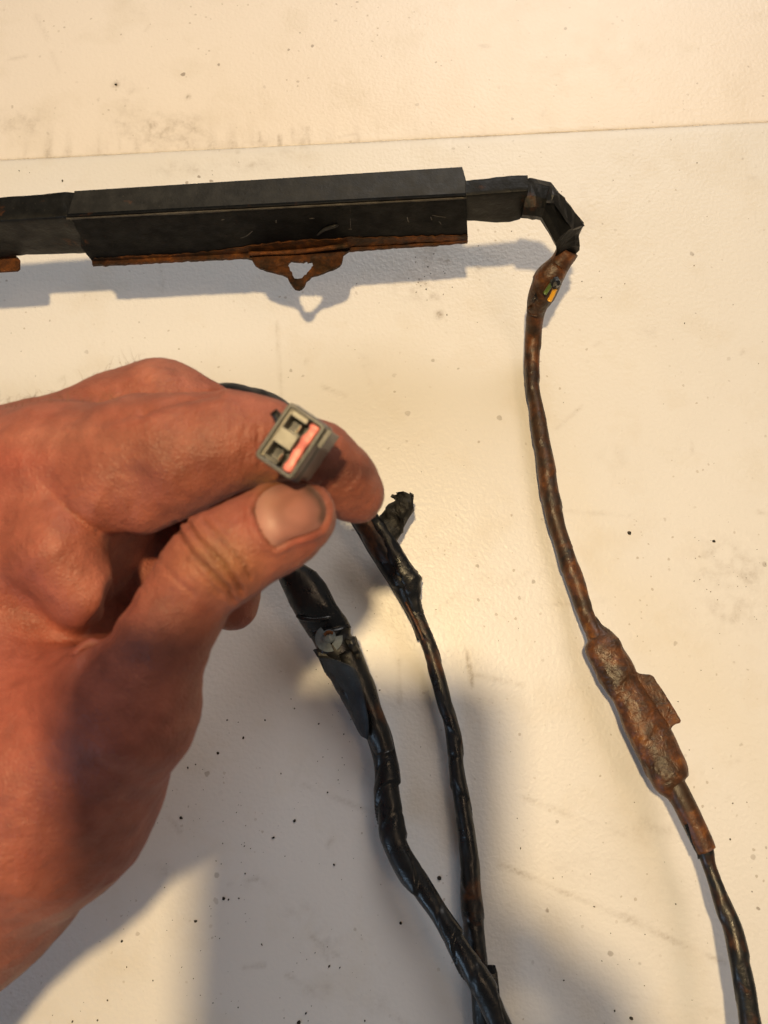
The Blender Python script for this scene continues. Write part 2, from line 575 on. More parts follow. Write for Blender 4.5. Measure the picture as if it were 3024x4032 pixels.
def sheet(name, xs, ys, zf, label):
    X, Y = np.meshgrid(xs, ys, indexing='ij')
    wx = SA[0] + X * sx[0] + Y * sy[0]
    wy = SA[1] + X * sx[1] + Y * sy[1]
    Z = zf(X, Y)
    V = np.stack([wx, wy, Z], -1).reshape(-1, 3)
    D = dirt_at(wx, wy)
    # grime caught along the joint
    k = np.abs(Y)
    gate = np.clip(0.45 + 0.8 * nz(np.stack([X, 0 * X, 0 * X], -1), 0.03, 3, 1), 0, 1)
    left = np.clip((0.30 - X) / 0.2, 0, 1)
    D = np.maximum(D, np.exp(-(k / 0.0011) ** 2) * (0.14 + 0.2 * gate))
    if name != 'tabletop':
        st = np.clip(0.2 + nz(np.stack([X, Y * 0.12, 0 * X], -1), 0.007, 2, 4), 0, 1)
        D = np.maximum(D, np.exp(-(k / 0.009)) * gate * left * st * 0.9)
    n, m = X.shape
    i, j = np.meshgrid(np.arange(n - 1), np.arange(m - 1), indexing='ij')
    Fc = np.stack([i * m + j, (i + 1) * m + j, (i + 1) * m + j + 1, i * m + j + 1], -1).reshape(-1, 4)
    # skirt down to a slab
    ring = [(a, 0) for a in range(n)] + [(n - 1, b) for b in range(1, m)] + [(a, m - 1) for a in range(n - 2, -1, -1)] + [(0, b) for b in range(m - 2, 0, -1)]
    ids = [a * m + b for a, b in ring]
    base = len(V)
    low = V[ids].copy()
    low[:, 2] = -0.022
    V = np.vstack([V, low])
    D = np.r_[D.ravel(), np.zeros(len(ids))]
    q = len(ids)
    Fs = [[ids[a], base + a, base + (a + 1) % q, ids[(a + 1) % q]] for a in range(q)] + [[base + a for a in range(q)][::-1]]
    o = mk(name, V, Fc.tolist() + Fs, M_TABLE if name == 'tabletop' else M_PANEL, None, True, {'dirt': D})
    tag(o, label, None, 'structure')
    return o


def axis(lo, hi, flo, fhi, fine, coarse):
    return np.unique(np.round(np.r_[np.arange(lo, flo, coarse), np.arange(flo, fhi, fine), np.arange(fhi, hi + coarse, coarse)], 6))


xs = axis(-0.5, 1.1, -0.02, 0.66, 0.0013, 0.03)
ys = np.unique(np.round(np.r_[np.arange(-1.1, -0.56, 0.03), np.arange(-0.56, -0.006, 0.0013), np.arange(-0.006, 0.0001, 0.0005)], 6))


def ztab(X, Y):
    z = 0.00035 * nz(np.stack([X, Y, 0 * X], -1), 0.09, 2, 0)
    return z - 0.0007 * np.clip((Y + 0.006) / 0.006, 0, 1) ** 2


sheet('tabletop', xs, ys, ztab, 'white speckled laminate tabletop with dents and grime')
ys2 = np.unique(np.round(np.r_[np.arange(0.0002, 0.01, 0.0006), np.arange(0.01, 0.2, 0.0014), np.arange(0.2, 0.8, 0.03)], 6))


def zpan(X, Y):
    return -0.0005 - 0.0003 * np.clip((0.003 - Y) / 0.003, 0, 1) ** 2 + 0.0003 * nz(np.stack([X, Y, 0 * X], -1), 0.09, 2, 3)


sheet('back_panel', xs, ys2, zpan, 'stained white panel behind the tabletop joint')

# grit lying on the surface
cv, cfc = [], []
rg = np.random.default_rng(5)
spots = [(2478, 2100, 11), (770, 3627, 9), (480, 3706, 7), (858, 2965, 7), (958, 2905, 8), (1160, 3232, 8), (1076, 3298, 8), (712, 3220, 7), (895, 2835, 6),
         (1730, 3457, 11), (1578, 3634, 8), (2487, 4010, 10), (2420, 3980, 5), (2810, 2132, 9), (1315, 3405, 6), (2050, 3340, 5), (2875, 3305, 5), (2885, 3163, 4),
         (880, 3538, 8), (900, 3542, 5), (940, 3537, 5), (517, 3387, 6), (424, 3938, 6), (286, 4022, 7), (385, 4016, 6), (1296, 3805, 7), (1338, 3810, 5),
         (740, 3023, 6), (770, 3010, 4), (1255, 2850, 5), (1290, 3120, 5), (1235, 2255, 6), (2220, 3860, 5), (1205, 3990, 6), (603, 3860, 5), (716, 3808, 4),
         (1160, 2790, 5), (965, 3440, 4), (2340, 3570, 5), (2960, 3510, 5), (2660, 3560, 4), (1760, 1240, 5), (246, 712, 6), (455, 330, 9), (1255, 2850, 5)]
for _ in range(190):
    spots.append((rg.uniform(420, 1500), rg.uniform(2450, 4032), 1.3 + rg.exponential(1.1)))
for _ in range(230):
    spots.append((rg.uniform(0, 3024), rg.uniform(0, 4032), rg.uniform(1.3, 3.0)))
for _ in range(26):
    spots.append((rg.normal(2870, 100), rg.normal(2290, 120), rg.uniform(1.4, 3.4)))
for _ in range(22):
    spots.append((rg.normal(1670, 45), rg.normal(1080, 75), rg.uniform(1.4, 3.4)))
for u, v, r in spots:
    p = onz(u, v)
    lx, ly = to_local(p[:2])
    if abs(ly) < 0.004:
        continue
    z0 = 0.0001 if ly < 0 else -0.0011
    rr = r * proj(p)[2] / F
    k = 7
    b0 = len(cv)
    a0 = rg.uniform(0, 6.28)
    el = rg.uniform(0.5, 1.0)
    for q in range(k):
        a = 2 * math.pi * q / k
        e = rr * rg.uniform(0.7, 1.15)
        x, y = e * math.cos(a), e * math.sin(a) * el
        X = x * math.cos(a0) - y * math.sin(a0)
        Y = x * math.sin(a0) + y * math.cos(a0)
        cv.append((p[0] + X, p[1] + Y, z0 - 0.0004))
        cv.append((p[0] + X * .7, p[1] + Y * .7, z0 + rr * 0.45))
    cv.append((p[0], p[1], z0 + rr * 0.6))
    for q in range(k):
        a, b = b0 + 2 * q, b0 + 2 * ((q + 1) % k)
        cfc.append((a, b, b + 1, a + 1))
        cfc.append((a + 1, b + 1, b0 + 2 * k))
gr = mk('grit', cv, cfc, M_CRUMB, None, False)
tag(gr, 'scattered dark grit on the white tabletop', None, 'stuff')

# ------------------------------------------------------------------ black duct
ZT = 0.083
R0, R1 = onz(253, 853, ZT), onz(1835, 770, ZT)
bx_ = (R1 - R0) / np.linalg.norm(R1 - R0)
bn = np.array([bx_[1], -bx_[0], 0.0])       # points towards the viewer
duct = empty('cable_duct', (R0 + R1) / 2 - np.array([0, 0, 0.03]), 'long black rectangular wiring channel with rusty lower flange, raised above the tabletop', 'cable duct')


def front(u, v, out=0.0):
    return onplane(u, v, R0 + bn * out, bn)


def extend(p, q, k):
    return p + (p - q) * k


# cover: top plate
top_uv = [(-120, 778), (100, 768), (118, 762), (291, 751), (1000, 708), (1821, 656), (1835, 705), (1836, 770), (1400, 797), (800, 826), (253, 853), (-120, 877)]
cov_top = [onz(u, v, ZT) for u, v in top_uv[3:11]]
cov_top[-1] = onz(262, 853, ZT)
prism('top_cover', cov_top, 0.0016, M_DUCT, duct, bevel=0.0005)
# front cover plate
fr = [(262, 853.5), (1836, 771), (1842, 940), (1500, 957), (1300, 968), (970, 996), (700, 1012), (363, 1030), (340, 1003), (318, 975), (316, 930), (298, 905), (290, 880)]
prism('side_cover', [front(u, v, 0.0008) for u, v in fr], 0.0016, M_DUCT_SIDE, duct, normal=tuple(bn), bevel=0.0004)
zbs = [front(u, v, 0.0008)[2] for u, v in ((363, 1030), (970, 996), (1842, 940))]
ZF = float(np.mean(zbs))
# back plate closes the channel
bk = [onz(291, 751, ZT - 0.001), onz(1821, 656, ZT - 0.001)]
bk2 = [p - np.array([0, 0, ZT - ZF]) for p in bk[::-1]]
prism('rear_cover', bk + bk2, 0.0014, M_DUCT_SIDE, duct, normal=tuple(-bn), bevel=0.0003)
# flange + tab with torn hole: plate at the foot of the side
out_uv = [(355, 1018), (363, 1043), (500, 1037), (700, 1026), (860, 1019), (970, 1013), (990, 1018), (1004, 1041), (1022, 1053), (1060, 1066), (1110, 1078), (1131, 1088), (1142, 1112), (1160, 1136), (1176, 1140), (1198, 1124),
          (1206, 1104), (1226, 1086), (1262, 1076), (1310, 1060), (1338, 1044), (1348, 1022), (1352, 1000), (1375, 985), (1500, 977), (1842, 951)]
hole = [(1138, 1040), (1150, 1028), (1180, 1031), (1205, 1026), (1224, 1030), (1228, 1046), (1216, 1062), (1203, 1080), (1188, 1092), (1172, 1095), (1158, 1086), (1147, 1066)]
inner = [front(1842, 934, -0.0005), front(355, 1016, -0.0005)]
outer = [onz(u, v, ZF) for u, v in densify(out_uv, 12, 1.2, 3, closed=False) + [np.array([1842.0, 951.0])]]
holep = [onz(u, v, ZF) for u, v in densify([((a - 1182) * 1.1 + 1182, (b - 1058) * 1.08 + 1058) for a, b in hole], 7, 2.6, 4)]


def plate_with_hole(name, outer, hole, th, mat, parent):
    bm = bmesh.new()
    es = []
    for loop in (outer, hole):
        vs = [bm.verts.new((p[0], p[1], 0)) for p in loop]
        es += [bm.edges.new((vs[i], vs[(i + 1) % len(vs)])) for i in range(len(vs))]
    r = bmesh.ops.triangle_fill(bm, use_beauty=True, use_dissolve=False, edges=es)
    fs = [f for f in bm.faces]
    ext = bmesh.ops.extrude_face_region(bm, geom=fs)
    for v in [g for g in ext['geom'] if isinstance(g, bmesh.types.BMVert)]:
        v.co.z -= th
    bmesh.ops.recalc_face_normals(bm, faces=bm.faces)
    z = np.mean([p[2] for p in outer])
    bm.verts.index_update()
    V = [(v.co.x, v.co.y, v.co.z + z + 0.0004 * float(nz(np.array([v.co.x, v.co.y, 0.0]), 0.008, 2, 2))) for v in bm.verts]
    Fc = [[v.index for v in f.verts] for f in bm.faces]
    bm.free()
    return mk(name, V, Fc, mat, parent, False)


inn = [np.array([p[0], p[1], ZF]) for p in inner]
fl = plate_with_hole('flange', outer + inn, holep, 0.0016, M_LIP, duct)
fl['label'] = 'rusty flange with a torn mounting tab'
# rust band creeping up the side above the flange
fp = [front(u, v, 0.0013) for u, v in densify([(363, 1033), (970, 1000), (1842, 942), (1842, 928), (1600, 934), (1420, 940), (1380, 935), (1350, 962 - 20), (1180, 948), (1080, 958), (960, 975), (860, 990), (700, 1003), (372, 1018)], 14, 1.8, 8)]
prism('rust_lip', fp, 0.0010, M_LIP, duct, normal=tuple(bn))
# bright rib above the tab
rb = [front(980, 1000, 0.003), front(1180, 990, 0.003), front(1375, 966, 0.003)]
tube('tab_rib', [[*p, 0.0010] for p in rb], M_RUST, duct, m=10, wrap=1, ridge=0, rough=0.0002)


# inner taped core
def rr2(x0, y0, x1, y1, r, k=4):
    out = []
    for cx, cy, a0 in ((x1 - r, y1 - r, 0), (x0 + r, y1 - r, 90), (x0 + r, y0 + r, 180), (x1 - r, y0 + r, 270)):
        for i in range(k + 1):
            a = math.radians(a0 + 90 * i / k)
            out.append((cx + r * math.cos(a), cy + r * math.sin(a)))
    return out


def boxloft(name, secs, mat, parent, n=160, m=28, rough=0.0003, power=6.0, wrap=0.025, ridge=0.0005, seed=0):
    """secs: (centre xyz, half depth vector, half height) -> squarish taped bundle"""
    A = np.array([[*c, *d, *h] for c, d, h in secs])
    A = lin(A, n)
    q = np.array(densify(rr2(-1, -1, 1, 1, .13, 3), .4))
    cx, cy = q[:, 0], q[:, 1]
    a = np.arctan2(cy, cx)
    m = len(q)
    B = A[:, None, 0:3] + A[:, None, 3:6] * cx[None, :, None] + A[:, None, 6:9] * cy[None, :, None]
    s = np.r_[0, np.cumsum(np.linalg.norm(np.diff(A[:, :3], axis=0), axis=1))]
    N = A[:, None, 3:6] * cx[None, :, None] + A[:, None, 6:9] * cy[None, :, None]
    N /= np.linalg.norm(N, axis=2, keepdims=True)
    w = (s[:, None] / wrap + 0.15 * np.sin(a)[None] + seed * .37) % 1.0
    lap = ridge * (w - np.clip((w - 0.93) / 0.07, 0, 1) - 0.5)
    V = (B + N * (lap + rough * nz(B, 0.012, 3, 2))[..., None]).reshape(-1, 3)
    i, j = np.meshgrid(np.arange(n - 1), np.arange(m), indexing='ij')
    j2 = (j + 1) % m
    Fc = np.stack([i * m + j, i * m + j2, (i + 1) * m + j2, (i + 1) * m + j], -1).reshape(-1, 4).tolist()
    Fc.append(list(range(m)))
    Fc.append(list(range((n - 1) * m, n * m))[::-1])
    return mk(name, V, Fc, mat, parent, True)


def core_sec(ub, vb, ur, vr, ul, vl, dz=0.0):
    """back-top, ridge, lower pixel of a section"""
    z = ZT - 0.0016 + dz
    back, ridge_ = onz(ub, vb, z), onz(ur, vr, z)
    low = onplane(ul, vl, ridge_, bn)
    dvec = (back - ridge_) / 2
    hv = np.array([0, 0, (low[2] - z) / 2])
    return ridge_ + dvec + hv, -dvec, -hv


secs = [core_sec(-420, 800, -420, 893, -420, 1044), core_sec(-120, 783, -120, 878, -120, 1022), core_sec(0, 773, 0, 871, 0, 1014), core_sec(105, 766, 105, 864, 105, 1010), core_sec(250, 754, 250, 855, 290, 1003),
        core_sec(330, 752, 330, 850, 340, 995), core_sec(1000, 722, 1000, 816, 1000, 930), core_sec(1700, 712, 1700, 779, 1700, 880), core_sec(1840, 705, 1840, 771, 1851, 873),
        core_sec(1960, 695, 1960, 763, 1965, 877), core_sec(2040, 688, 2040, 757, 2067, 874), core_sec(2078, 688, 2080, 753, 2110, 862)]
core = boxloft('taped_core', secs, M_CORE, duct, n=420, rough=0.00035, ridge=0.0004, wrap=.04)
# off-frame the duct turns down to the table
cL = secs[0][0]
e1 = secs[1][0] - secs[0][0]
e1 = e1 / np.linalg.norm(e1)
tube('duct_tail', [[*(cL + e1 * 0.01), 0.009], [*(cL - e1 * 0.03), 0.009], [*(cL - e1 * 0.07 + np.array([0, 0, -0.02])), 0.009], [*(cL - e1 * 0.10 + np.array([0, 0, -0.045])), 0.008], [*((cL - e1 * 0.15)[:2]), 0.0085, 0.008]], M_TAPE, duct)
# small rusty lug at the left frame edge
prism('lug', [onz(u, v, ZF + 0.002) for u, v in [(-400, 1030), (60, 1004), (76, 1020), (76, 1055), (66, 1064), (-400, 1092)]], 0.0016, M_RUST, duct, bevel=0.0004)
# worn ridge, tape seam and scuffs
wr = []
for f in np.linspace(0, 1, 60):
    p = onz(262 + (1836 - 262) * f, 853.5 + (771 - 853.5) * f, ZT)
    wr.append([*(p + bn * .0009 + np.array([0, 0, -.0001])), .0004 + .0005 * max(0, float(nz(p, .03, 3, 2)))])
tube('worn_ridge', wr, M_WORN, duct, m=8, wrap=1, ridge=0, rough=0.0001, step=.002)
tube('seam', [[*front(1378, 800, .0005), .0003], [*front(1380, 880, .0005), .0003], [*front(1383, 962, .0005), .0003]], M_WORN, duct, m=8, wrap=1, ridge=0, rough=0.0001)
rs = np.random.default_rng(4)
for _ in range(9):
    u_, f_ = rs.uniform(400, 1780), rs.uniform(.15, .8)
    v0 = 853.5 - (u_ - 262) * .0524
    v_ = v0 + f_ * 140
    du, dv = rs.normal() * 16, rs.normal() * 9
    tube('scuff', [[*front(u_, v_, .0006), .00007], [*front(u_ + du, v_ + dv, .0007), .00020], [*front(u_ + 2 * du, v_ + 1.4 * dv, .0006), .00006]], M_WORN, duct, m=6, wrap=1, ridge=0, rough=0.0)
# raised scar on the side
tube('scar', [[*front(1250, 925, 0.001), 0.0004], [*front(1275, 905, 0.0012), 0.0007], [*front(1310, 892, 0.0012), 0.0008], [*front(1332, 885, 0.001), 0.0005]], M_DUCT, duct, m=8, wrap=1, ridge=0, rough=0.0001)


# elbow: folded, crumpled tape
def foldloft(name, secs, mat, parent, m=12, sub=3, jit=0.0009, seed=1, smooth=False):
    """secs: (uL,vL,uR,vR,z,thick) low-poly folded tape wrap"""
    rg = np.random.default_rng(seed)
    S = np.array(secs, float)
    S = lin(S, (len(S) - 1) * sub + 1)
    V = []
    for row in S:
        a_, b_ = onz(row[0], row[1], row[4]), onz(row[2], row[3], row[4])
        c = (a_ + b_) / 2
        hw = (b_ - a_) / 2
        for q in range(m):
            a = 2 * math.pi * q / m
            x = np.sign(math.cos(a)) * abs(math.cos(a)) ** 0.8
            y = np.sign(math.sin(a)) * abs(math.sin(a)) ** 0.8
            V.append(c + hw * x * (1 if abs(x) < .98 else 1.0) + np.array([0, 0, row[5]]) * y + rg.normal(size=3) * jit * (0.25 if abs(x) > .98 else 1))
    n = len(S)
    Fc = []
    for i in range(n - 1):
        for j in range(m):
            k = (j + 1) % m
            Fc.append([i * m + j, i * m + k, (i + 1) * m + k])
            Fc.append([i * m + j, (i + 1) * m + k, (i + 1) * m + j])
    Fc.append(list(range(m)))
    Fc.append(list(range((n - 1) * m, n * m))[::-1])
    return mk(name, V, Fc, mat, parent, smooth)


elb = foldloft('elbow_wrap', [(2056, 846, 2066, 714, .0715, .0060), (2108, 850, 2088, 716, .0715, .0066), (2134, 856, 2160, 736, .070, .0065), (2188, 958, 2298, 888, .059, .006), (2192, 985, 2276, 936, .054, .0055), (2187, 1006, 2282, 985, .049, .0055)], M_CORE, duct, m=10, sub=2, jit=0.0002, seed=4)
foldloft('elbow_fold', [(2150, 800, 2166, 728, .0775, .0012), (2180, 800, 2205, 760, .0755, .0012), (2215, 850, 2250, 815, .071, .0010), (2255, 905, 2303, 889, .064, .0008)], M_TAPE_B, duct, m=8, sub=3, jit=0.0003, seed=9)

# ------------------------------------------------------------------ cable 3: rust-brown loom on the right
c3 = empty('cable', onz(2400, 2600, 0), 'rust-brown taped cable running down from the duct end, with a thick rusty boot', 'cable')
Rw = [(985, 2187, 2285), (1030, 2160, 2261), (1063, 2133, 2239), (1117, 2109, 2212), (1171, 2095, 2185), (1204, 2083, 2160), (1253, 2074, 2141), (1334, 2065, 2131), (1442, 2065, 2125), (1524, 2071, 2125), (1605, 2084, 2139),
      (1714, 2098, 2160), (1822, 2114, 2182), (1931, 2128, 2198), (2039, 2152, 2220), (2100, 2166, 2236), (2200, 2198, 2270), (2300, 2231, 2306), (2374, 2259, 2324), (2454, 2290, 2356), (2500, 2304, 2380), (2560, 2325, 2400)]


def z3(v):
    return float(np.interp(v, [985, 1063, 1204, 1330, 1450, 2100, 2400, 2560, 2900, 3127, 3400, 3800, 4100], [.048, .042, .026, .013, .009, .010, .012, .017, .020, .024, .026, .032, .033]))


tube('upper_loom', rows(Rw, z3), M_RUSTMID, c3, wrap=0.022, ridge=0.0004, rough=0.00035, ph0=.3)
# rusty torn sleeve round the first bend
tube('torn_sleeve', [[*onz(u, v, z), r] for u, v, z, r in [(2200, 1040, .0445, .0052), (2165, 1085, .0405, .0063), (2140, 1130, .036, .0060), (2122, 1180, .031, .0052), (2112, 1225, .0255, .0042)]], M_RUSTY, c3, wrap=0.014, ridge=0.0009, rough=0.0007, m=24)
for nm, mt, pts, r in (('exposed_wire', M_YELLOW, [(2186, 1137), (2176, 1160), (2163, 1184)], .0011), ('exposed_wire', M_GREEN, [(2172, 1116), (2160, 1134), (2146, 1156)], .0010)):
    zz = [.0455, .0435, .041]
    w_ = tube(nm, [[*onz(u, v, z), r] for (u, v), z in zip(pts, zz)], mt, c3, m=12, wrap=1, ridge=0, rough=0.00004)
    w_['label'] = 'yellow wire showing through torn tape' if mt is M_YELLOW else 'green wire showing through torn tape'
foldloft('tape_scrap', [(2165, 1102, 2198, 1088, .0475, .001), (2178, 1135, 2212, 1122, .047, .001)], M_TAPE, c3, m=8, sub=2, jit=0.0003, seed=3)
foldloft('tape_scrap', [(2096, 1180, 2112, 1150, .037, .0012), (2104, 1186, 2118, 1172, .037, .001)], M_TAPE, c3, m=8, sub=2, jit=0.0003, seed=5)
foldloft('tape_scrap', [(2076, 1210, 2090, 1206, .031, .0006), (2080, 1222, 2088, 1216, .031, .0006)], M_RUSTY, c3, m=6, sub=2, jit=0.0003, seed=6)
# thick boot
Rb = [(2440, 2287, 2350), (2480, 2300, 2378), (2512, 2300, 2418), (2540, 2294, 2446), (2565, 2302, 2462), (2590, 2315, 2476), (2646, 2346, 2512), (2700, 2376, 2530), (2732, 2395, 2552), (2794, 2426, 2590), (2843, 2444, 2616), (2880, 2460, 2645), (2917, 2476, 2667), (2979, 2512, 2692), (3041, 2539, 2715), (3085, 2562, 2717), (3120, 2606, 2719), (3160, 2642, 2736), (3210, 2668, 2756)]
boot = tube('boot', rows(Rb, z3, 1.0), M_RUSTY, c3, wrap=0.034, ridge=0.0007, rough=0.00055, m=48, step=0.0008, flat=0.72, power=2.3, lumpscale=0.025)
boot['label'] = 'thick boot coated in orange and dark rust'
Rt = [(3170, 2656, 2730), (3257, 2700, 2770), (3343, 2738, 2808), (3400, 2762, 2816), (3468, 2786, 2840), (3572, 2817, 2888), (3675, 2848, 2930), (3779, 2869, 2952), (3883, 2890, 2973), (4032, 2911, 2996), (4250, 2935, 3025), (4600, 2960, 3060)]
tube('lower_loom', rows(Rt, z3), M_STAIN, c3, wrap=0.030, ridge=0.0005, rough=0.0003, ph0=.6)
# side tab on the boot
tb = [(2500, 2640), (2520, 2652), (2545, 2655), (2560, 2655), (2574, 2662), (2590, 2690), (2620, 2732), (2650, 2782), (2672, 2818), (2684, 2838), (2678, 2848), (2660, 2852), (2646, 2864), (2640, 2890), (2590, 2870), (2530, 2750)]
st = prism('boot_tab', [onz(u, v, z3(v) + 0.003) for u, v in densify(tb, 16, 1.0, 2)], 0.006, M_RUSTY, c3, bevel=0.0005)
# loose tape end and ragged sleeve edge below the boot
foldloft('tape_end', [(2690, 3250, 2720, 3240, .027, .0012), (2722, 3320, 2750, 3310, .0265, .0010), (2742, 3360, 2762, 3350, .026, .0007), (2749, 3381, 2756, 3376, .026, .0004)], M_TAPE, c3, m=8, sub=2, jit=0.0003, seed=7)
tube('sleeve_end', rows([(3085, 2600, 2700), (3130, 2622, 2722), (3200, 2660, 2754), (3260, 2692, 2781), (3320, 2722, 2810), (3348, 2738, 2822)], z3), M_RUSTMID, c3, wrap=0.05, ridge=0.0007, rough=0.0003, m=30)

# ------------------------------------------------------------------ cable 2: middle
def z2(v):
    return float(np.interp(v, [2000, 2200, 2500, 3000, 3600, 4100, 4600], [.024, .016, .010, .008, .007, .0065, .0065]))


c2 = empty('cable', onz(1750, 2800, 0), 'thin black taped cable from behind the fingertips, passing under the thicker black cable', 'cable')
R2 = [(1990, 1350, 1470), (2053, 1382, 1502), (2133, 1431, 1560), (2219, 1484, 1603), (2270, 1516, 1640), (2330, 1552, 1652), (2365, 1574, 1655), (2424, 1608, 1674), (2504, 1640, 1706), (2570, 1668, 1729), (2663, 1693, 1753), (2763, 1719, 1782), (2862, 1747, 1809), (2962, 1764, 1824),
      (3094, 1774, 1838), (3208, 1794, 1861), (3312, 1807, 1877), (3416, 1814, 1890), (3520, 1811, 1894), (3624, 1820, 1905), (3727, 1828, 1914), (3830, 1838, 1925), (3914, 1856, 1935), (4032, 1866, 1950), (4300, 1880, 1970), (4600, 1890, 1985)]
tube('sheath', rows(R2, z2), M_TAPE_B, c2, wrap=0.034, ridge=0.0006, rough=0.00035, spin=-1, crease=0.0003, step=0.0009)
# blue sheen of the left edge, put in as a blue-tinted strip
tube('blue_sheen_strip', rows([(2040, 1370, 1420), (2133, 1424, 1478), (2219, 1478, 1530), (2300, 1530, 1580), (2365, 1570, 1615), (2440, 1612, 1640), (2520, 1640, 1662)], lambda v: z2(v) - 0.001), M_FLAP, c2, wrap=0.05, ridge=0.0002, rough=0.0002, m=16)
# wrinkled knot
foldloft('wrinkled_wrap', [(1436, 2050, 1500, 2046, .0235, .004), (1478, 2130, 1560, 2122, .0205, .0048), (1518, 2200, 1598, 2186, .0185, .005), (1548, 2262, 1634, 2242, .0175, .0052), (1568, 2300, 1664, 2276, .017, .005), (1588, 2340, 1654, 2326, .0155, .0045), (1602, 2384, 1657, 2372, .0135, .004), (1628, 2436, 1668, 2426, .0115, .003)], M_TAPE, c2, m=16, sub=3, jit=0.0003, seed=12, smooth=True)
foldloft('tape_stub', [(1448, 2078, 1540, 2168, .020, .004), (1500, 2030, 1588, 2088, .020, .0045), (1530, 1985, 1596, 2062, .022, .0055), (1562, 1968, 1630, 2010, .024, .005), (1562, 1942, 1628, 1950, .025, .004)], M_MATT, c2, m=14, sub=3, jit=0.0005, seed=13, smooth=True)
foldloft('tape_spike', [(1575, 1985, 1580, 1945, .024, .0015), (1555, 1968, 1562, 1948, .0245, .0012), (1540, 1958, 1545, 1948, .025, .0007)], M_MATT, c2, m=7, sub=2, jit=0.0003, seed=14)
foldloft('tape_flap', [(1905, 3800, 1950, 3800, .008, .0005), (1920, 3835, 1958, 3830, .008, .0005), (1930, 3880, 1968, 3920, .008, .0005)], M_TAPE, c2, m=6, sub=2, jit=0.0002, seed=15)
tube('bare_wire_strand', rows([(2370, 1592, 1600), (2420, 1618, 1627), (2470, 1642, 1652), (2520, 1662, 1671)], lambda v: z2(v) + .0042), M_RUSTY, c2, wrap=1, ridge=0, rough=0.0002, m=8)


# ------------------------------------------------------------------ cable 1: thick, left
def z1(v):
    return float(np.interp(v, [1900, 2150, 2300, 2500, 2700, 3000, 3300, 3600, 3800, 4032, 4600], [.06, .036, .024, .018, .014, .011, .012, .018, .0205, .0205, .019]))


c1 = empty('cable', onz(1500, 3000, 0), 'thick glossy black taped cable with a broken plastic rivet head, crossing the thinner one', 'cable')
R1 = [(2120, 1020, 1110), (2199, 1066, 1152), (2285, 1103, 1240), (2340, 1126, 1278), (2398, 1149, 1312), (2450, 1180, 1350), (2504, 1215, 1392), (2550, 1238, 1412), (2597, 1262, 1424), (2660, 1292, 1456), (2716, 1325, 1484), (2770, 1360, 1500), (2829, 1395, 1520), (2902, 1436, 1544), (2995, 1466, 1564),
      (3061, 1474, 1572), (3104, 1472, 1576), (3208, 1484, 1588), (3281, 1489, 1598), (3343, 1512, 1622), (3416, 1549, 1664), (3520, 1622, 1726), (3624, 1697, 1790), (3727, 1755, 1858), (3831, 1812, 1925), (3935, 1874, 1981), (4032, 1923, 2017), (4300, 2060, 2150), (4600, 2180, 2270)]
tube('sheath', rows(R1, z1), M_TAPE, c1, wrap=0.034, ridge=0.0012, rough=0.00022, flat=0.85, step=0.0006, m=44, lumpscale=0.016, crease=0.0004)
foldloft('upper_wrap', [(1080, 2212, 1146, 2196, .0335, .006), (1100, 2290, 1245, 2250, .029, .007), (1122, 2340, 1285, 2300, .027, .0075), (1150, 2398, 1325, 2380, .025, .0075), (1180, 2450, 1362, 2430, .0225, .007), (1220, 2512, 1384, 2470, .020, .006)], M_TAPE, c1, m=20, sub=3, jit=0.00012, seed=21, smooth=True)
# rust-brown loom showing under the lifted tape
tube('brown_loom', rows([(2560, 1300, 1420), (2640, 1330, 1452), (2716, 1362, 1486), (2800, 1410, 1512), (2880, 1440, 1536), (2960, 1470, 1556)], lambda v: z1(v) + 0.0015), M_TAPE_B, c1, wrap=0.04, ridge=0.0004, rough=0.0003)


def sheetstrip(name, left, right, mat, parent, bulge=0.003, th=0.0004, nu=14, nv=40):
    Lp = catmull([onz(u, v, z) for u, v, z in left], nv)
    Rp = catmull([onz(u, v, z) for u, v, z in right], nv)
    V = []
    for i in range(nv):
        for j in range(nu):
            t = j / (nu - 1)
            p = Lp[i] * (1 - t) + Rp[i] * t
            p = p + np.array([0, 0, bulge * math.sin(math.pi * t) + 0.0003 * float(nz(p, 0.01, 2, 1))])
            V.append(p)
    V = np.array(V)
    n = len(V)
    V2 = V - np.array([0, 0, th])
    Fc = []
    for i in range(nv - 1):
        for j in range(nu - 1):
            a = i * nu + j
            Fc.append([a, a + 1, a + nu + 1, a + nu])
            Fc.append([n + a, n + a + nu, n + a + nu + 1, n + a + 1])
    ring = [j for j in range(nu)] + [i * nu + nu - 1 for i in range(1, nv)] + [(nv - 1) * nu + j for j in range(nu - 2, -1, -1)] + [i * nu for i in range(nv - 2, 0, -1)]
    for a in range(len(ring)):
        b = (a + 1) % len(ring)
        Fc.append([ring[a], n + ring[a], n + ring[b], ring[b]])
    return mk(name, np.vstack([V, V2]), Fc, mat, parent, True)


sheetstrip('loose_flap', [(1250, 2585, .019), (1285, 2648, .017), (1339, 2742, .015), (1380, 2820, .0135), (1405, 2872, .013), (1421, 2898, .013)],
           [(1330, 2600, .0285), (1392, 2628, .028), (1414, 2668, .027), (1431, 2730, .026), (1452, 2840, .0235), (1450, 2912, .019)], M_FLAP, c1, bulge=0.0025)
tube('tape_fold', [[*onz(u, v, z), r_] for u, v, z, r_ in ((1168, 2425, .0275, .0008), (1190, 2434, .0285, .0014), (1240, 2440, .0290, .0014), (1290, 2434, .0285, .0014), (1322, 2424, .0272, .0008))], M_TAPE, c1, m=14, wrap=1, ridge=0, rough=0.0004)
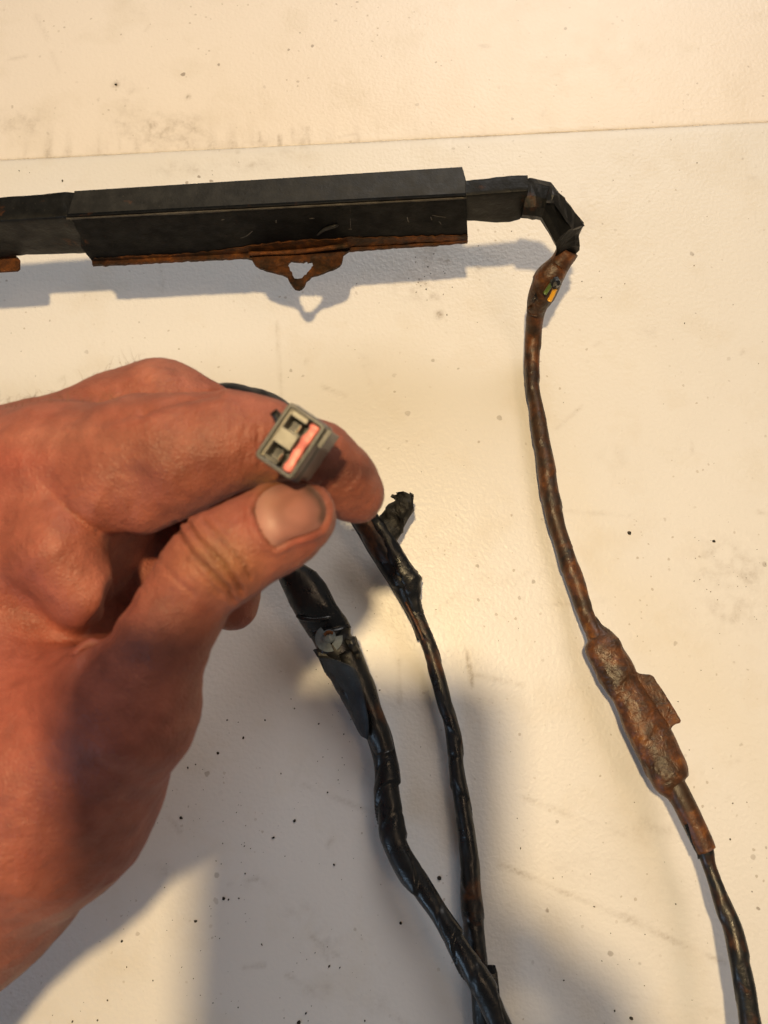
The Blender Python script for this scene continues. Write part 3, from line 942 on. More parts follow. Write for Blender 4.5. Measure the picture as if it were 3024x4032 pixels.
# dark pocket edge above the flap
foldloft('pocket_edge', [(1232, 2560, 1330, 2560, .0215, .0012), (1250, 2588, 1345, 2602, .022, .001)], M_BLACKPL, c1, m=8, sub=3, jit=0.0003, seed=31)
foldloft('side_fold', [(1355, 2515, 1398, 2504, .0235, .003), (1375, 2550, 1413, 2540, .023, .0035), (1395, 2590, 1422, 2588, .021, .003)], M_TAPE_B, c1, m=10, sub=3, jit=0.0005, seed=32)


# rivet head: broken conical plastic washer
def rivet():
    zc = 0.0285
    c = onz(1293, 2512, zc)
    t = proj(c)[2] / F
    V, Fc = [], []

    def sector(a0, a1, r0, r1, z0, z1, th):
        k = max(4, int((a1 - a0) / 12))
        b = len(V)
        for q in range(k + 1):
            a = math.radians(a0 + (a1 - a0) * q / k)
            for r, z in ((r0, z0), (r1, z1), (r1, z1 - th), (r0, z0 - th)):
                V.append(c + np.array([math.cos(a) * r * t, math.sin(a) * r * t, z]))
        for q in range(k):
            for e in range(4):
                f = (e + 1) % 4
                Fc.append([b + q * 4 + e, b + q * 4 + f, b + (q + 1) * 4 + f, b + (q + 1) * 4 + e])
        Fc.append([b, b + 1, b + 2, b + 3])
        Fc.append([b + k * 4 + 3, b + k * 4 + 2, b + k * 4 + 1, b + k * 4])

    sector(125, 292, 14, 54, 0.001, -0.0012, 0.0007)
    head = mk('rivet_head', V, Fc, M_WASHER, c1, False)
    head['label'] = 'broken cloudy plastic rivet head'
    V2 = []
    V.clear()
    Fc.clear()
    sector(305, 372, 26, 56, 0.0, -0.0014, 0.0007)
    mk('rivet_shard', V, Fc, M_WASHER, head, False)
    bm = bmesh.new()
    bmesh.ops.create_uvsphere(bm, u_segments=20, v_segments=12, radius=1.0)
    VV = [c + np.array([v.co.x * 27 * t + 2 * t, v.co.y * 27 * t + 6 * t, 0.0010 + 0.0018 * v.co.z + 0.0003 * math.sin(v.co.x * 7)]) for v in bm.verts]
    bm.verts.index_update()
    FF = [[v.index for v in f.verts] for f in bm.faces]
    bm.free()
    mk('rivet_boss', VV, FF, M_WASHER, head, True)
    tube('rust_crumb', [[*(c + np.array([-14 * t, 10 * t, .0026])), .0006], [*(c + np.array([0, 22 * t, .0028])), .0009], [*(c + np.array([20 * t, 18 * t, .0026])), .0007]], M_RUST, head, m=8, wrap=1, ridge=0, rough=0.0003)


rivet()

# ------------------------------------------------------------------ hand (implicit surface -> mesh)
def rc(P, a, b, ra, rb, sq=1.0):
    ab = b - a
    L2 = ab @ ab
    q = P - a
    h = np.clip((q @ ab) / L2, 0, 1)
    d = np.linalg.norm(q - h[..., None] * ab, axis=-1)
    return d - (ra + (rb - ra) * h)


def smin(a, b, k):
    h = np.clip(0.5 + 0.5 * (b - a) / k, 0, 1)
    return b * (1 - h) + a * h - k * h * (1 - h)


def J(u, v, t, r):
    return cf(u, v, t), r * t / F


def chain(P, js, k=0.004):
    d = None
    for (a, ra), (b, rb) in zip(js[:-1], js[1:]):
        e = rc(P, a, b, ra, rb)
        d = e if d is None else smin(d, e, k)
    return d


THUMB = [J(1212, 2030, .1875, 98), J(1170, 2045, .1865, 128), J(1060, 2095, .184, 158), J(880, 2190, .182, 170), J(772, 2285, .182, 142), J(652, 2470, .184, 182), J(490, 2780, .188, 280), J(200, 3080, .200, 440)]
INDEX = [J(300, 1850, .212, 250), J(560, 1790, .205, 215), J(720, 1790, .201, 214), J(900, 1735, .200, 178), J(1060, 1740, .202, 150)]
INDEX2 = [J(1040, 1735, .202, 150), J(1250, 1815, .209, 145), J(1340, 1890, .213, 136), J(1400, 1952, .216, 112)]
MIDDLE = [J(150, 1850, .235, 280), J(480, 1680, .232, 200), J(640, 1600, .230, 168), J(760, 1650, .232, 150), J(1000, 1760, .235, 140), J(1130, 1900, .235, 120)]
MIDTIP = [J(1130, 1900, .235, 120), J(1185, 2030, .224, 95), J(1166, 2112, .220, 84)]
RING = [J(500, 1750, .258, 170), J(900, 1800, .262, 130), J(1060, 1950, .256, 112), J(1040, 2100, .246, 100)]
LITTLE = [J(450, 1900, .275, 170), J(850, 2000, .275, 120), J(935, 2180, .262, 105), J(915, 2330, .252, 94), J(922, 2390, .249, 92)]
PALM = [(J(-120, 2250, .235, 520), J(280, 2000, .232, 330)), (J(-250, 2900, .225, 560), J(-100, 2250, .228, 520)), (J(100, 2050, .262, 360), J(500, 2000, .262, 220)),
        (J(-100, 1950, .222, 320), J(200, 1880, .216, 280)), (J(-150, 3200, .215, 520), J(150, 2850, .212, 430))]
WRIST = [J(60, 3130, .205, 450), J(-250, 3420, .212, 480), J(-800, 3950, .222, 500), J(-1300, 4500, .232, 540)]
LOBES = [(J(230, 2180, .197, 170), J(335, 2330, .198, 128)), (J(430, 1960, .199, 130), J(545, 2010, .200, 78))]
BACKING = [(J(880, 2250, .272, 110), J(912, 2385, .270, 98)), (J(920, 2110, .252, 130), J(1060, 1950, .250, 150)), (J(900, 2060, .262, 150), J(640, 2290, .256, 225)), (J(640, 2290, .256, 225), J(400, 2620, .238, 320))]  # hidden filler added to close gaps and block lamp light through the hand


def hand_sdf(P):
    palm = None
    for (a, ra), (b, rb) in PALM:
        e = rc(P, a, b, ra, rb)
        palm = e if palm is None else smin(palm, e, .012)
    palm = smin(palm, chain(P, WRIST, .01), .016)
    th = chain(P, THUMB, .006)
    ix = smin(chain(P, INDEX, .006), chain(P, INDEX2, .004), .004)
    md = smin(chain(P, MIDDLE, .006), chain(P, MIDTIP, .004), .003)
    rn = chain(P, RING, .005)
    lt = chain(P, LITTLE, .005)
    lob = None
    for (a, ra), (b, rb) in LOBES:
        e = rc(P, a, b, ra, rb)
        lob = e if lob is None else np.minimum(lob, e)
    d = smin(palm, ix, .009)
    d = smin(d, lob, .013)
    for (a, ra), (b, rb) in BACKING:
        d = smin(d, rc(P, a, b, ra, rb), .006)
    d = smin(d, md, .0032)
    d = smin(d, rn, .002)
    d = smin(d, lt, .002)
    # thumb joins the palm only near its root
    d2 = smin(d, th, .0022)
    deep = smin(palm, th, .012)
    d = np.minimum(d2, deep)
    # the hollow between thumb and first finger
    for (a, ra), (b, rb) in HOLLOW:
        e = rc(P, a, b, ra, rb)
        d = -smin(-d, e, .003)
    return d


HOLLOW = [(J(700, 2055, .206, 44), J(545, 2200, .206, 78)), (J(545, 2200, .206, 80), J(470, 2360, .203, 62))]
for q_, f_ in ((.176, .62), (.182, .85), (.189, 1.0), (.197, 1.0)):
    HOLLOW += [(J(535, 2250, q_, 66 * f_), J(478, 2360, q_, 56 * f_)), (J(478, 2360, q_, 56 * f_), J(415, 2480, q_, 44 * f_)), (J(415, 2480, q_, 44 * f_), J(332, 2585, q_, 30 * f_))]
HOLLOW += [(J(332, 2585, .175, 22), J(275, 2670, .172, 8))]


def mesh_sdf(sdf, lo, hi, h, coarse=6):
    lo = np.array(lo, float)
    nb = np.ceil((np.array(hi) - lo) / (h * coarse)).astype(int)
    gx = np.stack(np.meshgrid(*[np.arange(k) for k in nb], indexing='ij'), -1).reshape(-1, 3)
    cen = lo + (gx + 0.5) * h * coarse
    dc = sdf(cen)
    act = gx[np.abs(dc) < h * coarse * 1.35]
    N = nb * coarse + 1
    D = np.full(tuple(N), 1.0, np.float32)
    # sign for the inactive blocks
    sg = np.where(dc < 0, -1.0, 1.0).reshape(tuple(nb))
    D[:-1, :-1, :-1] = np.repeat(np.repeat(np.repeat(sg, coarse, 0), coarse, 1), coarse, 2)
    loc = np.stack(np.meshgrid(*[np.arange(coarse + 1)] * 3, indexing='ij'), -1).reshape(-1, 3)
    for s in range(0, len(act), 600):
        idx = (act[s:s + 600, None] * coarse + loc[None]).reshape(-1, 3)
        v = sdf(lo + idx * h)
        D[idx[:, 0], idx[:, 1], idx[:, 2]] = v
    # surface nets
    S = D < 0
    c = np.zeros(tuple(N - 1), np.int8)
    for dx in (0, 1):
        for dy in (0, 1):
            for dz in (0, 1):
                c += S[dx:N[0] - 1 + dx, dy:N[1] - 1 + dy, dz:N[2] - 1 + dz]
    cells = np.argwhere((c > 0) & (c < 8))
    cid = -np.ones(tuple(N - 1), np.int64)
    cid[cells[:, 0], cells[:, 1], cells[:, 2]] = np.arange(len(cells))
    acc = np.zeros((len(cells), 3))
    cnt = np.zeros(len(cells))
    corners = [(a, b, d) for a in (0, 1) for b in (0, 1) for d in (0, 1)]
    for i, p in enumerate(corners):
        for ax in range(3):
            if p[ax] == 0:
                q = list(p)
                q[ax] = 1
                a = D[cells[:, 0] + p[0], cells[:, 1] + p[1], cells[:, 2] + p[2]].astype(float)
                b = D[cells[:, 0] + q[0], cells[:, 1] + q[1], cells[:, 2] + q[2]].astype(float)
                m = (a < 0) != (b < 0)
                t = np.where(m, a / np.where(m, a - b, 1), 0)
                pt = np.tile(np.array(p, float), (len(cells), 1))
                pt[:, ax] += t
                acc[m] += pt[m]
                cnt[m] += 1
    V = lo + (cells + acc / np.maximum(cnt, 1)[:, None]) * h
    faces = []
    for ax in range(3):
        o1, o2 = [(1, 2), (2, 0), (0, 1)][ax]
        a = S
        sl0 = [slice(None)] * 3
        sl1 = [slice(None)] * 3
        sl0[ax] = slice(0, -1)
        sl1[ax] = slice(1, None)
        e = np.argwhere(S[tuple(sl0)] != S[tuple(sl1)])
        e = e[(e[:, o1] > 0) & (e[:, o2] > 0) & (e[:, o1] < N[o1] - 1) & (e[:, o2] < N[o2] - 1)]
        ins = S[e[:, 0], e[:, 1], e[:, 2]]

        def g(d1, d2):
            q = e.copy()
            q[:, o1] += d1
            q[:, o2] += d2
            return cid[q[:, 0], q[:, 1], q[:, 2]]
        f = np.stack([g(-1, -1), g(0, -1), g(0, 0), g(-1, 0)], 1)
        f[~ins] = f[~ins][:, ::-1]
        faces.append(f)
    Fc = np.vstack(faces)
    Fc = Fc[(Fc >= 0).all(1)]
    return V, Fc


def grad(sdf, P, e=0.0006):
    g = np.stack([sdf(P + np.eye(3)[i] * e) - sdf(P - np.eye(3)[i] * e) for i in range(3)], -1)
    return g / (np.linalg.norm(g, axis=1, keepdims=True) + 1e-12)


allp = [x for grp in (THUMB, INDEX, INDEX2, MIDDLE, MIDTIP, RING, LITTLE, WRIST) for x in grp] + [y for x in PALM for y in x]
lo = np.min([p - r for p, r in allp], axis=0) - 0.006
hi = np.max([p + r for p, r in allp], axis=0) + 0.006
HV, HF = mesh_sdf(hand_sdf, lo, hi, 0.00062)
HN = grad(hand_sdf, HV)


def polyd(U, V_, pts):
    d = np.full(U.shape, 1e9)
    for (a, b), (c, e) in zip(pts[:-1], pts[1:]):
        d = np.minimum(d, seg_dist(U, V_, (a, b), (c, e)))
    return d


NAIL = [(1004, 2012), (1012, 1972), (1040, 1938), (1080, 1914), (1130, 1902), (1190, 1902), (1235, 1920), (1268, 1958), (1284, 2004), (1276, 2046), (1256, 2078), (1210, 2100), (1150, 2118), (1085, 2150), (1055, 2128), (1022, 2076)]


def in_poly(U, V_, poly):
    ins = np.zeros(U.shape, bool)
    n = len(poly)
    for i in range(n):
        x0, y0 = poly[i]
        x1, y1 = poly[(i + 1) % n]
        c = ((y0 > V_) != (y1 > V_)) & (U < (x1 - x0) * (V_ - y0) / (y1 - y0 + 1e-12) + x0)
        ins ^= c
    return ins


CREASE = [  # polyline, width px, depth mm
    ([(742, 2062), (770, 2110), (820, 2160), (880, 2220), (930, 2290), (950, 2330)], 9, 1.1),
    ([(690, 2060), (720, 2130), (770, 2200), (840, 2260), (900, 2320), (918, 2360)], 9, .8),
    ([(800, 2040), (850, 2100), (910, 2160), (960, 2220), (985, 2275)], 7, .6),
    ([(700, 2150), (745, 2215), (810, 2280), (870, 2340)], 8, .35),
    ([(840, 2030), (900, 2100), (950, 2160), (990, 2220)], 6, .3),
    ([(620, 2200), (680, 2270), (760, 2340)], 9, .3),
    ([(1010, 1690), (1030, 1760), (1020, 1840)], 9, .3),
    ([(960, 1700), (975, 1770), (960, 1840)], 9, .2),
    ([(560, 1625), (700, 1580), (860, 1548)], 14, .7),
    ([(400, 1655), (560, 1625)], 20, .5),
    ([(1290, 1930), (1320, 1900)], 8, .2),
]
U_, V_, T_ = proj(HV)
facing = np.clip(-((HN @ CA)), 0, 1)
vis = facing > 0.05
disp = np.zeros(len(HV))
rw = np.random.default_rng(8)
for cx_, cy_, du_, dv_, L_, n_, sp_ in ((860, 2190, .62, .78, 110, 16, 110), (1000, 2060, .55, .84, 70, 8, 60), (990, 1770, -.05, 1, 120, 10, 70), (640, 1500, .85, -.1, 60, 8, 60), (1340, 1900, .7, -.7, 60, 7, 60), (480, 2300, .3, 1, 60, 8, 110), (300, 1900, .9, -.2, 120, 10, 200)):
    for _ in range(n_):
        o_ = rw.normal(size=2) * sp_ * .6
        p0 = (cx_ + o_[0] - du_ * L_ / 2 + rw.normal() * 8, cy_ + o_[1] * .6 - dv_ * L_ / 2)
        p1 = (p0[0] + du_ * L_ + rw.normal() * 12, p0[1] + dv_ * L_ + rw.normal() * 12)
        pm = ((p0[0] + p1[0]) / 2 + rw.normal() * 8, (p0[1] + p1[1]) / 2 + rw.normal() * 8)
        CREASE.append(([p0, pm, p1], rw.uniform(3.5, 6), rw.uniform(.08, .2)))
for pts, w, dep in CREASE:
    d = polyd(U_, V_, pts)
    m = (T_ < 0.235) & vis
    disp[m] -= dep * 0.001 * np.exp(-(d[m] / w) ** 2)
    disp[m] += dep * 0.001 * 0.25 * np.exp(-((d[m] - w * 2.6) / (w * 1.4)) ** 2)
# nail fold groove
nd = polyd(U_, V_, NAIL + [NAIL[0]])
inn_ = in_poly(U_, V_, NAIL)
near = (T_ < 0.2) & vis
disp[near] -= 0.0006 * np.exp(-(nd[near] / 9) ** 2)
disp[near & ~inn_] += 0.0005 * np.exp(-((nd[near & ~inn_] - 26) / 14) ** 2)
# knuckle / tendon softness and pores
disp += 0.00045 * nz(HV, 0.014, 2, 1) + 0.00010 * nz(HV, 0.0028, 2, 3)
HV2 = HV + HN * disp[:, None]

base = np.array([0.275, 0.090, 0.060])
TONE = np.tile(base, (len(HV), 1))


def blob(u, v, ru, rv, col, amt, tmax=1.0):
    global TONE
    e = np.exp(-(((U_ - u) / ru) ** 2 + ((V_ - v) / rv) ** 2)) * amt * (T_ < tmax)
    TONE = TONE * (1 - e[:, None]) + np.array(col) * e[:, None]


RED, YEL, DRK, PNK, BRN = (0.27, 0.060, 0.042), (0.225, 0.110, 0.042), (0.05, 0.016, 0.01), (0.35, 0.145, 0.10), (0.155, 0.050, 0.027)
blob(60, 1800, 170, 130, RED, .7)
blob(200, 1720, 300, 60, PNK, .5)
blob(650, 1450, 180, 70, PNK, .45)
blob(700, 1800, 330, 130, BRN, .55)
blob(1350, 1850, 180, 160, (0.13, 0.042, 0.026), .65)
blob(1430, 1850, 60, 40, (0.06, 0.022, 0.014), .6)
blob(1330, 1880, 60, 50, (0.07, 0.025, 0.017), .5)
blob(980, 2100, 70, 110, RED, .55, .2)
blob(860, 2220, 150, 110, YEL, .75, .2)
blob(1050, 1900, 90, 40, YEL, .8, .2)
blob(1200, 2130, 90, 40, RED, .5, .2)
blob(330, 2280, 110, 130, PNK, .4)
blob(150, 2800, 420, 600, RED, .55)
blob(700, 2480, 140, 130, BRN, .4)
e_ = np.exp(-(nz(HV, 0.010, 3, 2) - 1.0) ** 2 / .35)[:, None] * 0.25
TONE = TONE * (1 - e_) + np.array(RED) * e_
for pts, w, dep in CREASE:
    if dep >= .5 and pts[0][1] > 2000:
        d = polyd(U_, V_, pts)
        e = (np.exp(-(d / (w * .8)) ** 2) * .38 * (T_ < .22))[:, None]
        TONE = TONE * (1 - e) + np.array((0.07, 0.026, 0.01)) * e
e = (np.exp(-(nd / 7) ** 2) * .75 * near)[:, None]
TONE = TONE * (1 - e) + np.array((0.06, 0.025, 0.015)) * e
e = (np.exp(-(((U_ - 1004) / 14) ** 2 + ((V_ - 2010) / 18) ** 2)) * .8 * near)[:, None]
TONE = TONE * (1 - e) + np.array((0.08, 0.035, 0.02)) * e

person = empty('person', cf(200, 2400, .22), 'bare hand of a person pinching the grey connector between thumb and curled forefinger', 'person')
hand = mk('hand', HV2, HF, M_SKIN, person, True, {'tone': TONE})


# nails laid on the skin
def march(u, v, t0, t1, n=60):
    d = ray(u, v)
    ts = np.linspace(t0, t1, n)
    P = CAM + d[None] * ts[:, None]
    s = hand_sdf(P)
    k = np.argmax(s < 0)
    if s[k] >= 0 or k == 0:
        return None
    a, b = ts[k - 1], ts[k]
    t = a + (b - a) * s[k - 1] / (s[k - 1] - s[k])
    return t


def nail_mat():
    n = NT('fingernail')
    at = n.n('ShaderNodeAttribute')
    at.attribute_name = 'tone'
    n.set(Base_Color=at.outputs['Color'], Roughness=0.48, Specular_IOR_Level=0.3, Subsurface_Weight=0.05)
    n.b.inputs['Subsurface Scale'].default_value = 0.002
    n.set(Normal=n.bump(n.noise(500, 3, 0.6), 0.12, 0.0004))
    return n.m


M_NAIL = nail_mat()


def nail(name, poly, t0, t1, lift, free, label, k=26):
    """free: polyline of the grimy free edge"""
    c = np.mean(poly, axis=0)
    ring = catmull(poly + [poly[0]], 49)[:-1]
    V, Tn, Fc = [], [], []
    R = 9
    good = []
    for i in range(R + 1):
        f = i / R
        for p in ring:
            q = c + (p - c) * max(f, 0.05)
            t = march(q[0], q[1], t0, t1)
            good.append(t)
    tv = np.array([x if x is not None else np.nan for x in good])
    if np.isnan(tv).all():
        return
    tv[np.isnan(tv)] = np.nanmax(tv)
    m = len(ring)
    idx = 0
    for i in range(R + 1):
        f = i / R
        for p in ring:
            q = c + (p - c) * max(f, 0.05)
            l = lift * (1 - f ** 6 * 1.5)
            V.append(cf(q[0], q[1], tv[idx] - l))
            d = polyd(np.array([q[0]]), np.array([q[1]]), free)[0]
            col = np.array([0.29, 0.125, 0.100]) * (1 + 0.04 * math.sin(q[0] * .05))
            lun = math.exp(-((q[0] - poly[0][0] - 40) / 50) ** 2)
            col = col * (1 - .25 * lun) + np.array([0.55, 0.34, 0.27]) * .25 * lun
            e = math.exp(-(d / 19) ** 2)
            col = (col * (1 - e * .9) + np.array([0.06, 0.034, 0.022]) * e * .9) * (1 + .08 * math.sin(f * 9 + 2 * math.sin(q[0] * .03)))
            Tn.append(col)
            idx += 1
    for i in range(R):
        for j in range(m):
            Fc.append([i * m + j, i * m + (j + 1) % m, (i + 1) * m + (j + 1) % m, (i + 1) * m + j])
    V.append(np.mean(V[:m], axis=0))
    Tn.append(np.mean(Tn[:m], axis=0))
    for j in range(m):
        Fc.append([len(V) - 1, (j + 1) % m, j])
    o = mk(name, V, Fc, M_NAIL, person, True, {'tone': np.array(Tn)})
    o['label'] = label
    return o


nail('fingernail', NAIL, .14, .22, .0006, [(1218, 1922), (1255, 1962), (1274, 2005), (1268, 2046)], 'thumbnail with dirt under its free edge')


# fine hairs on the back of the hand
hv, hf = [], []
rg = np.random.default_rng(3)


def hair(p0, d, L, r=0.00005, bend=0.4):
    b = len(hv)
    ax = np.cross(d, rg.normal(size=3))
    ax /= np.linalg.norm(ax)
    k = 7
    for i in range(k):
        t = i / (k - 1)
        a = bend * t * t
        c = p0 + (d * t * math.cos(a) + ax * t * math.sin(a)) * L
        rr = r * (1 - .8 * t)
        for q in range(3):
            an = q * 2.094
            hv.append(c + np.array([math.cos(an), math.sin(an), 0.3]) * rr)
    for i in range(k - 1):
        for q in range(3):
            hf.append([b + i * 3 + q, b + i * 3 + (q + 1) % 3, b + (i + 1) * 3 + (q + 1) % 3, b + (i + 1) * 3 + q])


cand = np.where((U_ > -50) & (U_ < 560) & (V_ < 1760) & (facing < .45) & (T_ < .25) & (HN @ CU > .3))[0]
for i in rg.choice(cand, 130):
    d = HN[i] * .7 + CR * rg.uniform(-.1, .7) + rg.normal(size=3) * .25
    hair(HV2[i], d / np.linalg.norm(d), rg.uniform(.002, .0055), bend=rg.uniform(-1.3, 1.3))
hr = mk('hair', hv, hf, M_HAIR, person, True)
hr['kind'] = 'stuff'

# ------------------------------------------------------------------ connector
TCN = 0.168
A_, B_, C_, D_ = [cf(u, v, t) for u, v, t in ((1136, 1577, TCN), (1286, 1676, TCN), (1145, 1896, TCN + .001), (1002, 1795, TCN + .001))]
ex = (B_ - A_ + C_ - D_) / 2
ey = (D_ - A_ + C_ - B_) / 2
LX, LY = np.linalg.norm(ex), np.linalg.norm(ey)
ex /= LX
ey = ey - ex * (ey @ ex)
ey /= np.linalg.norm(ey)
en = np.cross(ey, ex)
if en @ CA > 0: en = -en          # towards the camera
O_ = (A_ + B_ + C_ + D_) / 4 - ex * LX / 2 - ey * LY / 2
# the body leans away to the lower right
lean = (-en + ex * 0.10 + ey * 0.02)
lean /= np.linalg.norm(lean)
con = empty('connector', O_, 'small grey two-way plug with a pink seal, held open end up by the hand', 'connector')


def cp(s, q, d):
    """s along width mm, q along length mm, d depth mm behind the mouth"""
    return O_ + ex * s * .001 + ey * q * .001 + lean * d * .001


LXm, LYm = LX * 1000, LY * 1000


def rrect(x0, y0, x1, y1, r, k=4):
    out = []
    for cx, cy, a0 in ((x1 - r, y1 - r, 0), (x0 + r, y1 - r, 90), (x0 + r, y0 + r, 180), (x1 - r, y0 + r, 270)):
        for i in range(k + 1):
            a = math.radians(a0 + 90 * i / k)
            out.append((cx + r * math.cos(a), cy + r * math.sin(a)))
    return out


def cshell(name, loops, mat, parent, cap0=True, cap1=True, smooth=False):
    """loops: list of (ring of (s,q), depth) joined in order"""
    V, Fc = [], []
    m = len(loops[0][0])
    for ring, d in loops:
        V += [cp(s, q, d) for s, q in ring]
    for i in range(len(loops) - 1):
        for j in range(m):
            Fc.append([i * m + j, i * m + (j + 1) % m, (i + 1) * m + (j + 1) % m, (i + 1) * m + j])
    if cap0: Fc.append(list(range(m))[::-1])
    if cap1: Fc.append([(len(loops) - 1) * m + j for j in range(m)])
    bm = bmesh.new()
    vs = [bm.verts.new(p) for p in V]
    for f in Fc:
        bm.faces.new([vs[i] for i in f])
    bmesh.ops.recalc_face_normals(bm, faces=bm.faces)
    bm.verts.index_update()
    Fc = [[v.index for v in f.verts] for f in bm.faces]
    bm.free()
    o = mk(name, V, Fc, mat, parent, smooth)
    return o


w = 0.95
cshell('housing', [(rrect(w, w, LXm - w, LYm - w, .5), 6.0), (rrect(w, w, LXm - w, LYm - w, .5), 0.25), (rrect(w - .25, w - .25, LXm - w + .25, LYm - w + .25, .6), 0.0),
                   (rrect(.3, .3, LXm - .3, LYm - .3, .9), 0.0), (rrect(0, 0, LXm, LYm, 1.1), .35), (rrect(0, 0, LXm, LYm, 1.1), 5), (rrect(-.25, -.25, LXm + .25, LYm + .25, 1.1), 5.2),
                   (rrect(-.25, -.25, LXm + .25, LYm + .25, 1.1), 7.5), (rrect(.4, .4, LXm - .4, LYm - .4, 1.1), 8), (rrect(.6, .6, LXm - .6, LYm - .6, 1.1), 20)], M_GREYPL, con)


def cbox(name, s0, q0, s1, q1, d0, d1, mat, parent=None, r=.2, bev=.15):
    return cshell(name, [(rrect(s0 + bev, q0 + bev, s1 - bev, q1 - bev, r, 3), d0), (rrect(s0, q0, s1, q1, r + .05, 3), d0 + bev), (rrect(s0, q0, s1, q1, r + .05, 3), d1)], mat, parent or con)


X0, X1, Y0, Y1 = w, LXm - w, w, LYm - w
hx0, hx1 = X0 + .55, X0 + .55 + 2.5
# insert: frame bars leave two square openings
insert = cbox('insert', X0 + .02, Y0 + .02, X0 + .62, Y1 - .02, .9, 5.9, M_BEIGEPL)
yh = [(LYm * .16, LYm * .35), (LYm * .67, LYm * .87)]
cbox('insert_bar', X0 + .6, Y0 + .02, X0 + 4.6, yh[0][0], 1.1, 5.9, M_BEIGEPL)
cbox('insert_bar', X0 + .6, yh[0][1] + .5, X0 + 4.9, yh[1][0] - .5, .5, 5.9, M_BEIGEPL)
cbox('insert_bar', X0 + .6, yh[1][1], X0 + 4.0, Y1 - .02, 1.4, 5.9, M_GREYPL)
cbox('floor_block', X0 + .02, Y0 + .02, X1 - .02, Y1 - .02, 5.7, 5.95, M_BLACKPL)
for y0, y1 in yh:
    tm = cbox('terminal', X0 + 3.45, y0 + .7, X0 + 3.95, y1 + .05, 1.5, 5.8, M_METAL)
    cbox('terminal_tongue', X0 + 2.9, y0 - .05, X0 + 3.4, y0 + .4, 2.4, 5.8, M_GREYPL, tm)
# pink seal, slightly wavy
rg = np.random.default_rng(2)
sl = []
for i in range(40):
    f = i / 39
    q = Y0 + .25 + (Y1 - Y0 - .5) * f
    s = LXm * .765 + .1 * math.sin(f * 9) + .03 * rg.normal()
    sl.append([*cp(s, q, 1.35 + .12 * math.sin(f * 14)), (.00108 + .00012 * math.sin(f * 21 + 1)) * (1 if 0 < i < 39 else .6)])
tube('seal', sl, M_PINK, con, m=20, wrap=1, ridge=0, rough=0.00012, power=3.0, flat=.9, step=.0003, lumpscale=.003)
cbox('seal_wall', LXm * .62, Y0 + .3, LXm * .70, Y1 - .3, 2.4, 5.9, M_GREYPL)
# latch nub on the left flank and rib on the right flank
tube('latch_nub', [[*cp(.2, LYm * .40, 3.5), .0010], [*cp(-1.2, LYm * .31, 3.2), .0011], [*cp(-2.6, LYm * .28, 3.0), .0010]], M_BLACKPL, con, m=12, wrap=1, ridge=0, rough=0.0001)
cbox('latch_rib', LXm - .1, LYm * .02, LXm + 1.1, LYm * .34, 2.2, 12, M_GREYPL)
# lead running behind the forefinger back to the thick cable
lead = [cp(LXm * .5, LYm * .5, 19), cf(1190, 1760, .205), cf(1110, 1625, .228), cf(1000, 1578, .236), cf(890, 1560, .240), cf(780, 1600, .248)]
tube('lead', [[*p, r] for p, r in zip(lead, (.0045, .0035, .0036, .0040, .0040, .0040))], M_TAPE, con, wrap=0.02, ridge=0.0005, rough=0.0003)
tube('lead', [[*cf(u, v, t), r] for u, v, t, r in ((940, 2150, .285, .0045), (985, 2235, .290, .0045), (1030, 2260, .305, .0042), (1085, 2240, .325, .0045))], M_TAPE, con, wrap=0.02, ridge=0.0005, rough=0.0003)

# ------------------------------------------------------------------ the phone behind the lens and the hand that holds it
def cs(x, y, z):
    return CAM + CR * x + CU * y - CA * z


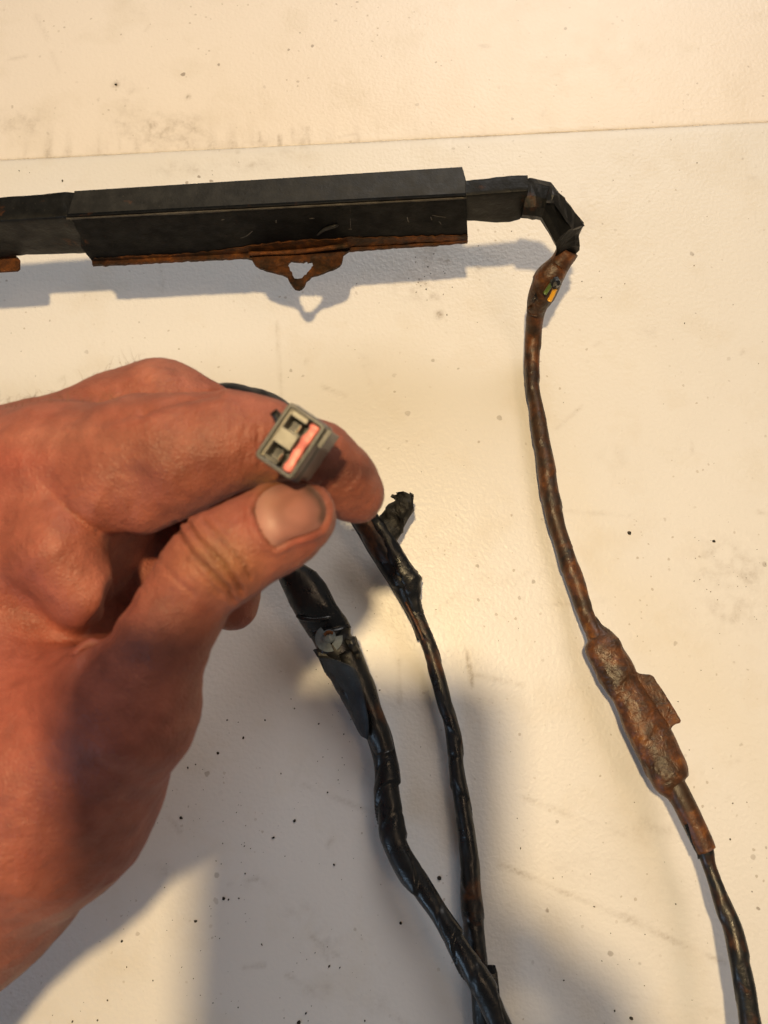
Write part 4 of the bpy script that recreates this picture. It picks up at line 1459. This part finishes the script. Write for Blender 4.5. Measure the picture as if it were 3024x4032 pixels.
def phone():
    V, Fc = [], []
    pts = rrect(-63, -124, 12.5, 25.5, 11, 6)
    m = len(pts)
    for z, s in ((.0022, .6), (.0015, 0), (.0085, 0), (.0092, .6)):
        pass
    for z in (.0016, .0092):
        V += [cs(x * .001, y * .001, z) for x, y in pts]
    for j in range(m):
        Fc.append([j, (j + 1) % m, m + (j + 1) % m, m + j])
    Fc.append(list(range(m)))
    Fc.append([m + j for j in range(m)][::-1])
    o = mk('phone_body', V, Fc, M_GLASSY, ph, False)
    scr = rrect(-60, -121, 9.5, 22.5, 9, 6)
    prism('screen', [cs(x * .001, y * .001, .0096) for x, y in scr], .0003, M_BLACKPL, ph, normal=tuple(-CA))


ph = empty('smartphone', CAM + CU * -.05, 'dark smartphone held level above the tabletop, taking the picture', 'smartphone')
phone()


def K(x, y, z, r):
    return cs(x * .001, y * .001, z * .001), r * .001


G_PALM = [(K(42, -95, 22, 22), K(25, -150, 30, 26)), (K(25, -150, 30, 26), K(40, -230, 60, 28)), (K(30, -70, 14, 10), K(40, -95, 22, 18))]
G_F = [[K(44, -70, 12, 9), K(22, -74, -8, 8.5), K(-8, -84, -9, 8), K(-30, -90, -8, 7)], [K(46, -88, 12, 9), K(20, -94, -9, 9), K(-12, -102, -9, 8), K(-36, -106, -8, 7)],
       [K(44, -106, 14, 9), K(18, -112, -9, 8.5), K(-14, -118, -9, 8), K(-34, -122, -8, 7)], [K(40, -122, 16, 8), K(14, -128, -7, 7.5), K(-8, -132, -7, 7), K(-24, -136, -6, 6)],
       [K(42, -80, 18, 11), K(30, -50, 14, 9.5), K(14, -36, 14.5, 9), K(-2, -30, 17, 8)]]


def hold_sdf(P):
    d = None
    for (a, ra), (b, rb) in G_PALM:
        e = rc(P, a, b, ra, rb)
        d = e if d is None else smin(d, e, .012)
    for c in G_F:
        d = smin(d, chain(P, c, .004), .004)
    return d


gp = [x for c in G_F for x in c] + [y for x in G_PALM for y in x]
v2, f2 = mesh_sdf(hold_sdf, np.min([p - r for p, r in gp], axis=0) - .006, np.max([p + r for p, r in gp], axis=0) + .006, .0018, 5)
person2 = empty('person', cs(.03, -.12, .02), 'hand of a person gripping the dark smartphone above the tabletop', 'person')
mk('hand', v2, f2, M_SKIN, person2, True, {'tone': np.tile(base, (len(v2), 1))})
